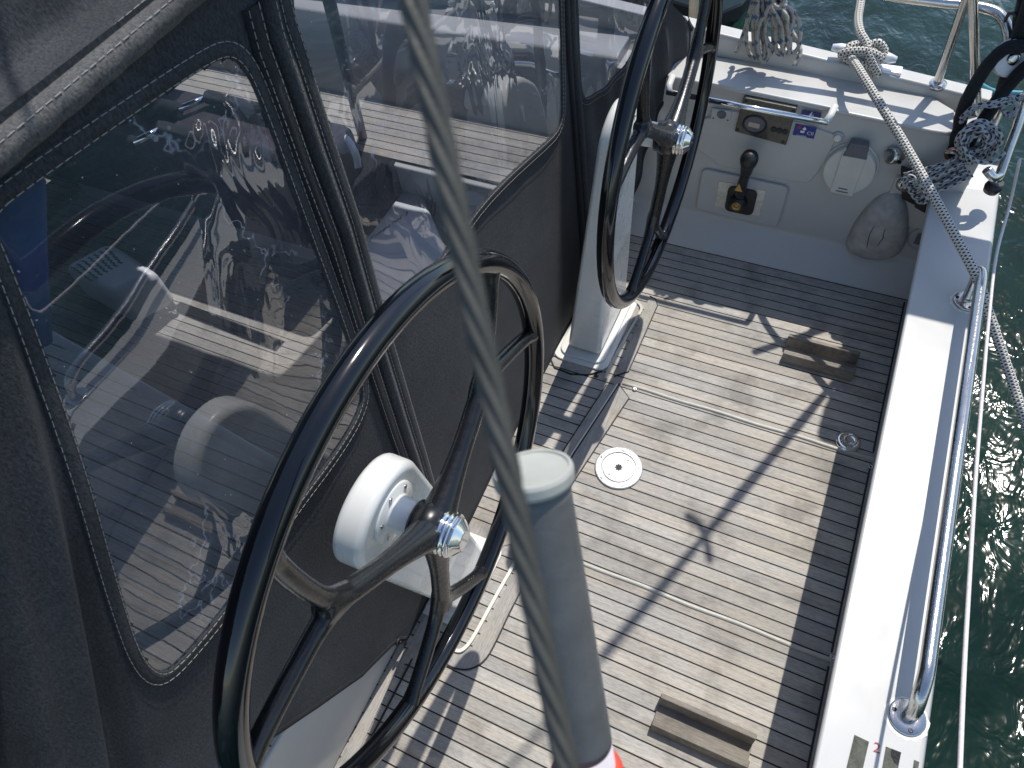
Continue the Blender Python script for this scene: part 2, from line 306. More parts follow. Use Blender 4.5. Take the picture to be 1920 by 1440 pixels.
# cockpit sole
fl = MB(); fl.box((-1.75, -0.10, -0.02), (0.200, 1.0, 0.0)); sole = fl.build('teak_sole', M['teak'], hull)
# outer transom box
tr = MB(); tr.prism([(0.154, 0, 0.2), (0.156, 0, 0.188), (0.2005, 0, -0.005), (0.2005, 0, -0.35), (0.235, 0, -0.35), (0.250, 0, 0.19), (0.248, 0, 0.2)][::-1], (0, 0, 0))
tr = MB(); prof = [(0.154, 0.2), (0.155, 0.19), (0.175, 0.17), (0.2005, -0.005), (0.2005, -0.35), (0.236, -0.35), (0.249, 0.192), (0.245, 0.2)]
tr.prism([(x, -0.14, z) for x, z in prof], (0, 1.26, 0)); tr.build('transom', M['gel'], hull, 0.0035)
# starboard cockpit side (aft of the curtain) and lid
def side(x0, x1, n, prof, name, mat, bev=0.0):
    mb = MB(); v = []; k = None
    for i in range(n + 1):
        X = x0 + (x1 - x0) * i / n; p = prof(X); k = len(p); v += [(X, y, z) for y, z in p]
    f = [(i * k + j, i * k + j + 1, (i + 1) * k + j + 1, (i + 1) * k + j) for i in range(n) for j in range(k - 1)]
    f += [list(range(k - 1, -1, -1)), [n * k + j for j in range(k)]]
    mb.add(v, f, sm=False); o = mb.build(name, mat, hull, bev, 3); return o
side(-0.36, 0.199, 24, lambda X: [(0.994, -0.02), (0.994, 0.001), (1.000, 0.006), (1.034, 0.044), (1.040, 0.055), (1.040, zl(X) - 0.0060), (1.10, zl(X) - 0.0060), (1.10, -0.02)], 'cockpit_side', M['gel'], 0.002)
# lid block
lid_poly = [(-0.275, 1.038), (0.120, 1.036), (0.140, 1.038), (0.150, 1.045), (0.145, 1.095), (0.11, 1.118), (-0.02, 1.128), (-0.275, 1.108)]
mb = MB(); n = len(lid_poly); mb.add([(x, y, zl(x) - 0.0065) for x, y in lid_poly] + [(x, y, zl(x)) for x, y in lid_poly], [list(range(n - 1, -1, -1)), list(range(n, 2 * n))] + [[i, (i + 1) % n, (i + 1) % n + n, i + n] for i in range(n)], sm=False)
mb.build('coaming_top', M['gel'], hull, 0.003, 4)
# raised hatch panel on the coaming top, above the instruments
mb = MB(); hp = [(-0.215, 1.037), (-0.02, 1.037), (-0.012, 1.040), (-0.02, 1.088), (-0.215, 1.076)]; n = 5
mb.add([(x, y, zl(x) - 0.003) for x, y in hp] + [(x, y, zl(x) + 0.0028) for x, y in hp], [list(range(n - 1, -1, -1)), list(range(n, 2 * n))] + [[i, (i + 1) % n, (i + 1) % n + n, i + n] for i in range(n)], sm=False)
mb.build('instrument_hood', M['gel'], hull, 0.0025, 3)
# molded non slip panel on the coaming top (fine ribs)
mb = MB()
for k in range(44):
    x = 0.012 + k * 0.00225; mb.box((x, 1.052, zl(x) - 0.002), (x + 0.0013, 1.106, zl(x) + 0.00012))
mb.build('nonslip_pad', M['gel'], hull)
# deck strip aft, toe rail, hull side
side(-1.9, 0.20, 40, lambda X: [(1.06, 0.20), (1.06, 0.236), (1.135, 0.245), (1.135, 0.20)], 'side_deck', M['gel'])
side(-1.9, 0.188, 48, lambda X: [(1.150, -0.33), (1.118, 0.20), (1.116, zt(X) - 0.006), (1.120, zt(X)), (1.142, zt(X) + 0.001), (1.150, zt(X) - 0.006), (1.175, -0.33)], 'toe_rail', M['gel'], 0.0015)
side(0.10, 0.246, 6, lambda X: [(1.035, 0.12), (1.035, 0.198 + 0.12 * max(0, 0.20 - X)), (1.10, 0.205 + 0.12 * max(0, 0.20 - X)), (1.118, 0.195), (1.13, -0.33), (1.035, -0.33)], 'quarter', M['gel'], 0.004)
# port coaming and cockpit seats (seen through the windows)
mb = MB(); mb.box((-1.9, -0.30, -0.33), (0.199, -0.085, 0.24)); mb.build('port_coaming', M['gel'], hull, 0.006)
mb = MB(); v = [(-1.75, -0.085, 0), (-0.345, -0.085, 0), (-0.345, 0.235, 0), (-1.75, 0.40, 0)]
mb.prism(v, (0, 0, 0.196)); port_seat = mb.build('cockpit_seat', M['gel'], hull, 0.004)
mb = MB(); v = [(-1.75, -0.085, 0.1962), (-0.35, -0.085, 0.1962), (-0.35, 0.218, 0.1962), (-1.75, 0.383, 0.1962)]
mb.prism(v, (0, 0, 0.004)); mb.build('teak_seat_top', M['teak'], hull)
mb = MB(); mb.prism([(-1.75, 0.84, 0), (-0.345, 0.825, 0), (-0.345, 1.06, 0), (-1.75, 1.06, 0)], (0, 0, 0.196)); mb.build('cockpit_seat', M['gel'], hull, 0.004)
mb = MB(); mb.prism([(-1.75, 0.853, 0.1962), (-0.35, 0.838, 0.1962), (-0.35, 1.0, 0.1962), (-1.75, 1.0, 0.1962)], (0, 0, 0.004)); mb.build('teak_seat_top', M['teak'], hull)
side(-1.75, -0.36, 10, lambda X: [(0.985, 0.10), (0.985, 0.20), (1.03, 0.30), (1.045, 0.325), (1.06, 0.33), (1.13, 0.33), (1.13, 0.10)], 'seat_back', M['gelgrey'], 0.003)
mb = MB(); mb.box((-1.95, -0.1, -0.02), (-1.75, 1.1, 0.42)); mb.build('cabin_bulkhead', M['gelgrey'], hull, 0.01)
# ---- sole joinery (boards lie a few mm proud of the planking)
def board(pts, name='border_board', mat='teakc', z0=0.0, h=0.0021, bev=0):
    mb = MB(); mb.prism([(x, y, z0) for x, y in pts], (0, 0, h)); return mb.build(name, M[mat], sole, bev)
def strip(pts, wd, z, h, name, mat, closed=False):
    P = [V((p[0], p[1], 0)) for p in pts]; n = len(P); L_, R_ = [], []
    for i in range(n):
        a = P[i - 1] if i else P[i]; b = P[i + 1] if i < n - 1 else P[i]; t = (b - a).normalized(); q = V((-t.y, t.x, 0)) * (wd / 2)
        L_.append(P[i] + q); R_.append(P[i] - q)
    mb = MB()
    for i in range(n - 1):
        mb.prism([(*q.xy, z) for q in (R_[i], R_[i + 1], L_[i + 1], L_[i])], (0, 0, h))
    return mb.build(name, M[mat], sole)
def Z0(*l): return [tuple(onz(x, y, 0).xy) for x, y in l]
# dark margin board against the transom with its caulk line
board([(0.1875, -0.09), (0.1995, -0.09), (0.1995, 0.99), (0.1875, 0.99)], mat='teakc')
strip([(0.1865, -0.09), (0.1865, 0.335)], 0.0022, 0.0, 0.0025, 'caulk_line', 'caulk')
strip([(0.1865, 0.355), (0.1865, 0.645)], 0.0022, 0.0, 0.0025, 'caulk_line', 'caulk')
strip([(0.1865, 0.672), (0.1865, 0.985)], 0.0022, 0.0, 0.0025, 'caulk_line', 'caulk')
# two raised cross joints in grey rubber
for y0, xa in ((0.6585, -0.205), (0.3440, -0.238)):
    mb = MB(); mb.tube([(xa + (0.199 - xa) * k / 20, y0 + 0.0008 * sin(k), 0.0002) for k in range(21)], 0.0032, 8); mb.build('joint_strip', M['trim'], sole)
# border boards of the lifting hatch
b1 = [(-0.2225, 0.6675), (-0.2045, 0.684), (-0.2045, 0.838), (-0.212, 0.850), (-0.2225, 0.853)]
board(b1)
b2 = [(-0.2145, 0.652), (-0.197, 0.635), (-0.214, 0.500), (-0.226, 0.395), (-0.229, 0.352), (-0.249, 0.352), (-0.246, 0.395), (-0.233, 0.500)]
b2 = [(-0.2085, 0.6515), (-0.186, 0.634), (-0.2115, 0.475), (-0.222, 0.405), (-0.228, 0.352), (-0.2495, 0.352), (-0.243, 0.405), (-0.2305, 0.500)]
board(b2); strip([(-0.2085, 0.6525), (-0.185, 0.6335), (-0.2105, 0.4745), (-0.221, 0.405), (-0.227, 0.352)], 0.0016, 0.0, 0.0026, 'caulk_line', 'caulk')
strip([(-0.2225, 0.6665), (-0.2035, 0.684), (-0.2035, 0.838), (-0.211, 0.851), (-0.223, 0.8545)], 0.0016, 0.0, 0.0026, 'caulk_line', 'caulk')
strip([(-0.2095, 0.655), (-0.2315, 0.500), (-0.244, 0.405), (-0.2505, 0.352)], 0.0028, 0.0, 0.0028, 'hatch_gap', 'caulk')
board([(-0.213, 0.652), (-0.235, 0.500), (-0.2475, 0.405), (-0.262, 0.405), (-0.2475, 0.500), (-0.228, 0.645)])
strip([(-0.2115, 0.653), (-0.2335, 0.500), (-0.246, 0.405)], 0.002, 0.0, 0.0033, 'edge_trim', 'cream')
strip([(-0.2285, 0.645), (-0.2485, 0.500), (-0.263, 0.405)], 0.0016, 0.0, 0.0026, 'caulk_line', 'caulk')
# near pedestal surround: cream edging, rounded border board
e1 = Z0((985, 1000), (970, 1050), (930, 1120), (895, 1185), (878, 1212), (862, 1224), (846, 1216))
strip([tuple(p) for p in chaikin([(a, b, 0) for a, b in e1], 2, False)] and [(p.x, p.y) for p in chaikin([(a, b, 0) for a, b in e1], 2, False)], 0.0045, 0.0, 0.005, 'edge_trim', 'cream')
e2 = Z0((1012, 1010), (990, 1085), (960, 1140), (930, 1205), (912, 1238), (885, 1256), (858, 1256), (835, 1245))
e2 = [(p.x, p.y) for p in chaikin([(a, b, 0) for a, b in e2], 2, False)]
strip(e2, 0.0018, 0.0, 0.0028, 'caulk_line', 'caulk')
i2 = [(p.x, p.y) for p in chaikin([(a, b, 0) for a, b in Z0((990, 1004), (976, 1055), (936, 1125), (901, 1190), (884, 1217), (864, 1230), (842, 1222))], 2, False)]
board(i2 + e2[::-1], h=0.002)
board([(-0.330, 0.118), (-0.300, 0.13), (-0.300, 0.30), (-0.262, 0.33), (-0.262, 0.345), (-0.33, 0.345)], mat='teakc', h=0.0015)
# far pedestal surround
f1 = [(p.x, p.y) for p in chaikin([(a, b, 0) for a, b in Z0((1136, 712), (1140, 695), (1170, 640), (1200, 590), (1204, 578), (1192, 566), (1172, 562))], 2, False)]
strip(f1, 0.0045, 0.0, 0.005, 'edge_trim', 'trim')
board([(-0.335, 0.672), (-0.243, 0.668), (-0.232, 0.80), (-0.232, 0.83), (-0.25, 0.845), (-0.335, 0.845)], h=0.0015)
strip(Z0((1030, 668), (1040, 690), (1070, 702), (1100, 704), (1130, 697)), 0.0018, 0.0, 0.0028, 'caulk_line', 'caulk')
# port fore margin board
board([(-0.343, -0.09), (-0.322, -0.09), (-0.3305, 0.13), (-0.343, 0.15)]); strip([(-0.321, -0.09), (-0.317, 0.13)], 0.002, 0, 0.0026, 'caulk_line', 'caulk')
for x, y in ((1118, 705), (1190, 731), (1632, 876), (1560, 1232), (1600, 1236)):
    p = onz(x, y, 0); mb = MB(); mb.lathe((p.x, p.y, 0.0), (0, 0, 1), [(0.0036, 0), (0.0036, 0.0026), (0.0022, 0.0028), (0.0018, 0.0020)], 14); mb.build('screw', M['plastic'] if x < 1150 else M['steel'], sole)
# ================================================================ COCKPIT TENT
def Xc(Y): return -0.335 + (0 if Y < 0.8 else min((Y - 0.8) / 0.3, 1.5) * 0.07)
def onc(x, y):
    X = -0.335
    for _ in range(50): X = X * 0.5 + 0.5 * Xc(onx(x, y, X).y)
    p = onx(x, y, X); return (p.y, p.z)
def sm(a, b, t): t = max(0, min(1, (t - a) / (b - a))); return t * t * (3 - 2 * t)
def fold(Y, z):
    n = noise.noise(V((Y * 4, z * 3, 1.7))); n2 = noise.noise(V((Y * 13, z * 5, 5.1)))
    d = 0.0035 * n + 0.0010 * n2
    a = sm(-0.018, -0.050, Y - 0.46 * (z - 0.5)) * sm(0.30, 0.42, z)                   # hanging folds on the port side
    ph = (Y - 0.60 * (z - 0.5)) * 175 + 1.6 * n
    d += a * (0.0062 * sin(ph) + 0.0095 * sin(ph * 0.43 + 1.0))
    b = sm(0.80, 0.86, Y) * sm(0.43, 0.35, z)                               # pleats under the starboard pane
    d += b * 0.0030 * sin(Y * 120 + z * 26)
    c = math.exp(-((Y - 0.42) / 0.10) ** 2) * sm(0.0, 0.35, z) * sm(0.5, 0.35, z); d += 0.006 * c
    return d
def cp(Y, z, off=0.0): return V((Xc(Y) + fold(Y, z) + off, Y, z))
def inside(p, poly):
    x, y = p; c = False; j = len(poly) - 1
    for i in range(len(poly)):
        xi, yi = poly[i]; xj, yj = poly[j]
        if (yi > y) != (yj > y) and x < (xj - xi) * (y - yi) / (yj - yi) + xi: c = not c
        j = i
    return c
def smooth2(p, n=2): return [(q[0], q[1]) for q in chaikin([(a, b, 0) for a, b in p], n)]
W1 = [onc(*p) for p in ((-20, 410), (60, 345), (220, 232), (380, 122), (425, 104), (455, 128), (485, 190), (560, 390), (655, 640), (682, 735), (672, 775), (640, 830), (545, 960), (430, 1130), (340, 1238), (302, 1266), (262, 1230), (222, 1110), (150, 850), (60, 600), (0, 450))]
W1 = smooth2(W1)
W2 = smooth2([onc(*p) for p in ((548, -60), (549, 20), (556, 70), (600, 220), (640, 350), (700, 560), (708, 596), (722, 592), (760, 552), (799, 512), (844, 463), (930, 350), (1020, 270), (1048, 238), (1053, 205), (1050, 60), (1046, -100))][:0] or
     [onc(548, 0), onc(556, 70), onc(600, 220), onc(640, 350), onc(700, 560), onc(710, 598), onc(728, 585), onc(799, 512), onc(844, 463), onc(930, 350), onc(1020, 268), onc(1050, 235), onc(1053, 190), onc(1050, 0), (0.76, 0.74), (0.74, 0.785), (0.70, 0.795), (0.40, 0.795), (0.355, 0.79)])
W3 = smooth2([onc(1083, 0), onc(1088, 120), onc(1092, 178), onc(1104, 186), onc(1150, 150), onc(1195, 90), onc(1228, 40), (1.005, 0.50), (1.0, 0.62), (0.95, 0.72), (0.86, 0.76), (0.82, 0.74), (0.808, 0.6)])
OUT = [(-0.55, 0.83), (-0.55, 0.55), (-0.25, 0.52), onc(480, 1400), onc(540, 1362), onc(600, 1322), onc(680, 1265), (0.128, 0.055), (0.140, 0.040), (0.150, 0.012), (0.30, 0.004), (0.60, 0.003), (0.84, 0.004), (0.93, 0.06), onc(1195, 330), onc(1230, 220), onc(1255, 165), onc(1290, 112), onc(1303, 80), onc(1302, 60), onc(1285, 35), onc(1262, 12), (1.03, 0.46), (1.03, 0.60), (0.98, 0.76), (0.90, 0.83)]
def sheet(test, cell, y0, y1, z0, z1, off, name, mat, parent, snap=None):
    mb = MB(); ny = int((y1 - y0) / cell); nz_ = int((z1 - z0) / cell); idx = {}; v = []; f = []
    def gi(i, j):
        if (i, j) not in idx: idx[(i, j)] = len(v); v.append(cp(y0 + i * cell, z0 + j * cell, off))
        return idx[(i, j)]
    for i in range(ny):
        for j in range(nz_):
            if test((y0 + (i + .5) * cell, z0 + (j + .5) * cell)): f.append((gi(i, j), gi(i + 1, j), gi(i + 1, j + 1), gi(i, j + 1)))
    mb.add(v, f); return mb.build(name, mat, parent)
def ribbon(path, wd, h, name, mat, parent, off=0.0006, closed=False, step=0.006):
    P = [V((a, b, 0)) for a, b in path]
    if closed: P.append(P[0])
    Q = [P[0]]
    for a, b in zip(P, P[1:]):
        k = max(1, int((b - a).length / step)); Q += [a.lerp(b, t / k) for t in range(1, k + 1)]
    v = []; n = len(Q)
    for i in range(n):
        a = Q[i - 1] if i else (Q[-2] if closed else Q[0]); b = Q[i + 1] if i < n - 1 else (Q[1] if closed else Q[-1]); t = (b - a).normalized(); q = V((-t.y, t.x, 0)) * wd / 2
        for s_, hh in ((-1, -0.001), (-0.93, h * 0.8), (0, h), (0.93, h * 0.8), (1, -0.001)):
            r = Q[i] + q * s_; v.append(cp(r.x, r.y, off + hh))
    f = [(i * 5 + j, (i + 1) * 5 + j, (i + 1) * 5 + j + 1, i * 5 + j + 1) for i in range(n - 1) for j in range(4)]
    mb = MB(); mb.add(v, f); return mb.build(name, mat, parent)
def stitches(paths, name, parent, off=0.002, r=0.00020, dash=0.0042, gap=0.0016, closed=False, surf=None):
    mb = MB(); surf = surf or (lambda a, b: cp(a, b, off))
    for path in paths:
        P = [V((a, b, 0)) for a, b in path] + ([V((*path[0], 0))] if closed else []); acc = 0
        for a, b in zip(P, P[1:]):
            L_ = (b - a).length; s_ = 0
            if L_ < 1e-6: continue
            d = (b - a) / L_
            while s_ < L_:
                ph = acc % (dash + gap)
                if ph < dash:
                    e = min(L_, s_ + dash - ph); 
                    if e - s_ > 0.0004: p, q = a + d * s_, a + d * e; mb.tube([surf(p.x, p.y), surf(q.x, q.y)], r, 4, cap=False)
                    acc += e - s_ + 1e-7; s_ = e + 1e-7
                else: e = min(L_, s_ + dash + gap - ph); acc += e - s_ + 1e-7; s_ = e + 1e-7
    return mb.build(name, M['thread'], parent)
def offset(poly, d):
    n = len(poly); out = []
    for i in range(n):
        a = V((*poly[i - 1], 0)); b = V((*poly[(i + 1) % n], 0)); t = (b - a); t = t.normalized() if t.length > 1e-9 else V((1, 0, 0)); out.append((poly[i][0] - t.y * d, poly[i][1] + t.x * d))
    return out
tent = thing('cockpit_tent', 'charcoal canvas cockpit tent with large clear vinyl windows behind the two steering wheels', 'tent', (-0.335, 0.46, 0.0))
sheet(lambda p: inside(p, OUT) and not inside(p, W1) and not inside(p, W2) and not inside(p, W3), 0.0036, -0.56, 1.16, 0.0, 0.834, 0, 'canvas_wall', M['canvas'], tent)
for k, Wn in enumerate((W1, W2, W3)):
    sg = 1 if sum(a[0] * b[1] - b[0] * a[1] for a, b in zip(Wn, Wn[1:] + Wn[:1])) > 0 else -1
    big = offset(Wn, -0.004 * sg)
    ys = [p[0] for p in big]; zs = [p[1] for p in big]
    sheet(lambda p: inside(p, big), 0.006, min(ys) - .01, max(ys) + .01, min(zs) - .01, max(zs) + .01, -0.0004, 'window', M['vinyl'], tent)
    wd = 0.0105
    mid = offset(Wn, -0.0050 * sg)
    bd = ribbon(mid, wd, 0.0012, 'window_binding', M['canvas'], tent, closed=True)
    stitches([offset(Wn, -0.0012 * sg), offset(Wn, -0.0092 * sg)], 'stitching', bd, off=0.0022, closed=True)
# hem along the lower edge
hem = ribbon(OUT[3:21], 0.007, 0.0014, 'hem', M['canvasd'], tent)
# zipped joint between the first two windows: two flaps and a pale raised edge
s1 = [onc(488, -10), onc(508, 70), onc(530, 130), onc(585, 290), onc(640, 440), onc(700, 640), onc(745, 790), onc(775, 880), onc(800, 960), onc(838, 1090)]
j1 = ribbon([(a - 0.0125, b) for a, b in s1], 0.015, 0.003, 'zip_flap', M['canvasd'], tent)
j2 = ribbon([(a + 0.0035, b) for a, b in s1], 0.012, 0.0048, 'zip_flap', M['canvas'], tent)
j3 = ribbon([(a + 0.0175, b) for a, b in s1], 0.014, 0.0026, 'zip_flap', M['canvas'], tent)
stitches([[(a - 0.0175, b) for a, b in s1], [(a - 0.0075, b) for a, b in s1]], 'stitching', j1, off=0.0038)
stitches([[(a + 0.0055, b) for a, b in s1]], 'stitching', j2, off=0.006)
stitches([[(a + 0.0130, b) for a, b in s1], [(a + 0.0225, b) for a, b in s1]], 'stitching', j3, off=0.0034)
s2 = [onc(1065, -10), onc(1071, 100), onc(1078, 200), onc(1088, 320), onc(1094, 420), onc(1096, 520)] + [(0.828, 0.02)]
j4 = ribbon([(a - 0.008, b) for a, b in s2], 0.013, 0.003, 'zip_flap', M['canvasd'], tent); j5 = ribbon([(a + 0.006, b) for a, b in s2], 0.013, 0.0045, 'zip_flap', M['canvas'], tent)
# roof canopy
def roof(x, y):
    t = max(0, -0.3305 - x); bul = 0.010 * sin(pi * min(1, t / 0.22)) + 0.003 * noise.noise(V((x * 9, y * 6, 3))) + 0.009 * sin(t * 52 + y * 5 + 2.5 * noise.noise(V((x * 5, y * 4, 9)))) * sm(0.02, 0.06, t) * math.exp(-t * 3)
    return V((x, y, 0.8255 + 0.046 * sm(0.030, 0.036, t) - 0.020 * sm(0.060, 0.10, t) + 0.010 * sm(0.05, 0.3, t) + bul - 0.05 * (y - 0.4) ** 2 + 0.05 * 0.06))
mb = MB(); v = []; nx, ny = 260, 90
for i in range(nx + 1):
    for j in range(ny + 1):
        x_ = -0.3305 - (i / nx) ** 1.6 * 1.9; ym = 1.16 - 0.25 * sm(-0.66, -0.70, x_) + 0.25 * sm(-1.02, -1.07, x_); v.append(roof(x_, -0.5 + (0.5 + ym) * j / ny))  # unseen starboard edge, its width varied to shape the sunlit strips inside
mb.add(v, [(i * (ny + 1) + j, i * (ny + 1) + j + 1, (i + 1) * (ny + 1) + j + 1, (i + 1) * (ny + 1) + j) for i in range(nx) for j in range(ny)])
rf = mb.build('roof_canvas', M['canvas'], tent)
mb = MB(); n = 220; v = []
for i in range(n + 1):
    y = -0.5 + 1.66 * i / n; a = roof(-0.3305, y); wob = 0.0007 * sin(i * 2.1)
    for dx, dz in ((0.0, -0.012), (0.004 + wob, -0.010), (0.0065 + wob, -0.004), (0.004, 0.0015), (-0.002, 0.0022), (-0.014, 0.0012), (-0.016, -0.002)): v.append(a + V((dx, 0, dz)))
mb.add(v, [(i * 7 + j, i * 7 + j + 1, (i + 1) * 7 + j + 1, (i + 1) * 7 + j) for i in range(n) for j in range(6)])
rb = mb.build('roof_edge_binding', M['canvasl'], tent)  # binding in a paler canvas than the roof
stitches([[(-0.5 + k * 0.0146, 0) for k in range(101)]], 'stitching', rb, surf=lambda a, b: roof(-0.3305, a) + V((-0.0085, 0, 0.0022)))
stitches([[(-0.5 + k * 0.0146, 0) for k in range(101)]], 'stitching', rb, surf=lambda a, b: roof(-0.3305, a) + V((0.0045, 0, 0.0012)))
stitches([[(-0.5 + k * 0.0146, 0) for k in range(101)]], 'stitching', rf, surf=lambda a, b: roof(-0.392, a) + V((0, 0, 0.0015)))
# grommet and lashing at the lower corner
p = cp(0.136, 0.046, 0.004); mb = MB(); mb.tube([p + V((0, cos(a), sin(a))) * 0.0045 for a in [2 * pi * k / 16 for k in range(16)]], 0.0016, 8, closed=True); mb.tube([p + V((0.002, 0, 0)), p + V((0.004, 0.006, -0.012)), p + V((0.002, 0.004, -0.024))], 0.0022, 6); mb.build('grommet', M['plastic'], tent)
# ================================================================ STEERING PEDESTALS AND WHEELS
def hullpts(circ, r, pts):
    P = [(circ[0] + r * cos(2 * pi * k / 40), circ[1] + r * sin(2 * pi * k / 40)) for k in range(40)] + pts
    P = sorted(P); 
    def half(P):
        h = []
        for p in P:
            while len(h) > 1 and (h[-1][0] - h[-2][0]) * (p[1] - h[-2][1]) - (h[-1][1] - h[-2][1]) * (p[0] - h[-2][0]) <= 0: h.pop()
            h.append(p)
        return h
    a, b = half(P), half(P[::-1]); return a[:-1] + b[:-1]
def pedestal(name, label, hub, r, y0, y1, xh, xb, th):
    root = thing(name, label, 'steering pedestal', (xb - th / 2, (y0 + y1) / 2, 0.0), 'steering pedestals')
    poly = hullpts((hub[1] - 0.002, hub[2] - 0.008), r, [(y0, 0.012), (y1, 0.012)])
    k = (xh - xb) / hub[2]; mb = MB()
    mb.prism([(xb + k * z, y, z) for y, z in poly], (-th, 0, 0))
    for i in range(len(mb.v)):
        if i >= len(poly): mb.v[i].x += (th - 0.030) * mb.v[i].z / hub[2]
    mb.build('housing', M['paint'], root, 0.0075, 5)
    mb = MB(); c = (xb - th / 2, (y0 + y1) / 2)
    for (gx, gy, za, zb) in ((0.020, 0.022, 0.0, 0.004), (0.011, 0.013, 0.004, 0.0085)):
        q = rrect(th / 2 + gx, (y1 - y0) / 2 + gy, 0.018, 6); mb.prism([(c[0] + a, c[1] + b, za) for a, b in q], (0, 0, zb - za))
    mb.build('base_plate', M['paint'], root, 0.0015, 3)
    ax = V((1, 0, 0)); xf = xb + k * hub[2]; o = V((xf - 0.001, hub[1], hub[2]))
    mb = MB(); mb.lathe(o, ax, [(0.0275, 0), (0.0275, 0.0035), (0.0262, 0.0048), (0.0175, 0.0052), (0.0160, 0.007), (0.0156, hub[0] - xf - 0.010), (0.0150, hub[0] - xf - 0.008)], 40); fg = mb.build('shaft_flange', M['paint'], root)
    for q in range(6):
        a = 2 * pi * q / 6 + 0.5; s_ = o + V((0.0046, 0.0222 * cos(a), 0.0222 * sin(a))); mb = MB(); mb.lathe(s_, ax, [(0.0024, 0), (0.0024, 0.0010), (0.0012, 0.0011), (0.0010, 0.0004)], 12); mb.build('screw', M['steel'], fg)
    return root
HN = V((-0.2094, 0.1653, 0.4669)); HF = V((-0.199, 0.765, 0.410))
pedestal('steering_pedestal', 'white steering pedestal carrying the near wheel, with teak-edged foot on the sole', HN, 0.049, 0.212, 0.302, -0.2415, -0.286, 0.054)
pedestal('steering_pedestal', 'tall white steering pedestal carrying the far wheel, chipped at its foot', HF, 0.046, 0.690, 0.822, -0.243, -0.258, 0.060)
def chip(pts, mat, parent): pass
def make_wheel(loc):
    R_ = 0.215; rr = 0.0098
    root = thing('boat_helm', 'x', 'helm', loc, 'black steering helms')
    root.location = Vector((0, 0, 0))
    mb = MB(); mb.tube([(0, R_ * cos(a), R_ * sin(a)) for a in [2 * pi * k / 160 for k in range(160)]], rr, 24, closed=True); mb.build('rim', M['black'], root)
    for a0 in (20, 140, 260):
        mb = MB(); pj = (-0.0, 0.132)
        def P(deg, rad, x): return V((x, rad * cos(radians(deg)), rad * sin(radians(deg))))
        main = spline([P(a0, 0.004, 0.006), P(a0, 0.03, 0.006), P(a0, 0.075, 0.004), P(a0, 0.118, 0.001), P(a0, 0.138, 0)], 6)
        mb.tube(main, lambda t: 0.0155 - 0.0068 * sm(0, 0.5, t) + 0.0010 * sm(0.75, 1, t), 18)
        for sgn in (-1, 1):
            arm = spline([P(a0, 0.112, 0.001), P(a0 + sgn * 3.6, 0.134, 0), P(a0 + sgn * 10.5, 0.160, 0), P(a0 + sgn * 16.5, 0.188, 0), P(a0 + sgn * 21, 0.213, 0)], 6)
            mb.tube(arm, lambda t: 0.0086 - 0.0014 * sm(0.1, 0.4, t) + 0.0016 * sm(0.85, 1, t), 16)
        mb.lathe(P(a0, 0.122, -0.0005), P(a0, 1, 0), [(0.0072, -0.012), (0.0088, -0.004), (0.0095, 0.004), (0.0085, 0.012), (0.003, 0.018)], 18)
        o = mb.build('spoke', M['satin'], root)
        rm = o.modifiers.new('blend', 'REMESH'); rm.mode = 'VOXEL'; rm.voxel_size = 0.0032; rm.use_smooth_shade = True
        sm_ = o.modifiers.new('smooth', 'SMOOTH'); sm_.iterations = 9; sm_.factor = 0.6
    mb = MB(); mb.lathe((-0.021, 0, 0), (1, 0, 0), [(0.0150, 0.011), (0.0185, 0.0115), (0.0190, 0.014), (0.0185, 0.016), (0.0205, 0.019), (0.0225, 0.024), (0.0200, 0.034), (0.0165, 0.0365)], 40); mb.build('hub', M['satin'], root)
    mb = MB(); mb.lathe((0.0150, 0, 0), (1, 0, 0), [(0.0165, 0), (0.0187, 0.0006), (0.0187, 0.0024), (0.0168, 0.0030), (0.0168, 0.0042), (0.0187, 0.0048), (0.0187, 0.0068), (0.0166, 0.0074), (0.0166, 0.0082), (0.0184, 0.0088), (0.0184, 0.0105), (0.0170, 0.0112)], 48); nut = mb.build('hub_nut', M['chrome'], root)
    mb = MB(); mb.lathe((0.0258, 0, 0), (1, 0, 0), [(0.0168, 0), (0.0168, 0.0026), (0.0098, 0.0088), (0.0094, 0.0092)], 8, sm=False); mb.build('nut_cap', M['chrome'], nut, 0.0006, 2)
    root.location = Vector(loc) * S
    return root
wh = make_wheel(HN); wh['label'] = 'big glossy black steering wheel nearest the camera, in front of the vinyl windows'
w2 = wh.copy(); C.objects.link(w2); w2.location = HF * S; w2['label'] = 'second black steering wheel further away, in front of the engine control panel'
for ch in wh.children:
    c = ch.copy(); C.objects.link(c); c.parent = w2
    for g_ in ch.children: d = g_.copy(); C.objects.link(d); d.parent = c
# ================================================================ STARBOARD COCKPIT SIDE FITTINGS
YW = 1.040
def wp(x, y, off=0.0): p = ony(x, y, YW - off); return p
def wpoly(px, off): return [wp(x, y, off) for x, y in px]
def onwall(pts, proud, name, mat, parent, bev=0.0, base=0.0):     # pts: (X, z) on the wall, standing proud of it towards the cockpit
    mb = MB(); mb.prism([(x, YW - base, z) for x, z in pts], (0, -(proud), 0)); return mb.build(name, mat, parent, bev)
def wxz(*px): return [(wp(x, y).x, wp(x, y).z) for x, y in px]
def rot2(pts, c, a): ca, sa = cos(a), sin(a); return [(c[0] + x * ca - z * sa, c[1] + x * sa + z * ca) for x, z in pts]
# large moulded panel behind instruments and engine control
mb = MB(); q = [(p.x, p.y) for p in chaikin([(a, b, 0) for a, b in [(-0.215, 0.272), (-0.0, 0.272), (-0.004, 0.225), (-0.016, 0.172), (-0.028, 0.160), (-0.215, 0.165)]], 1)]
mb.prism([(x, 1.0405, z) for x, z in q], (0, -0.0045, 0)); mb.build('moulded_panel', M['gel'], hull, 0.0018, 3)
YP = YW - 0.004
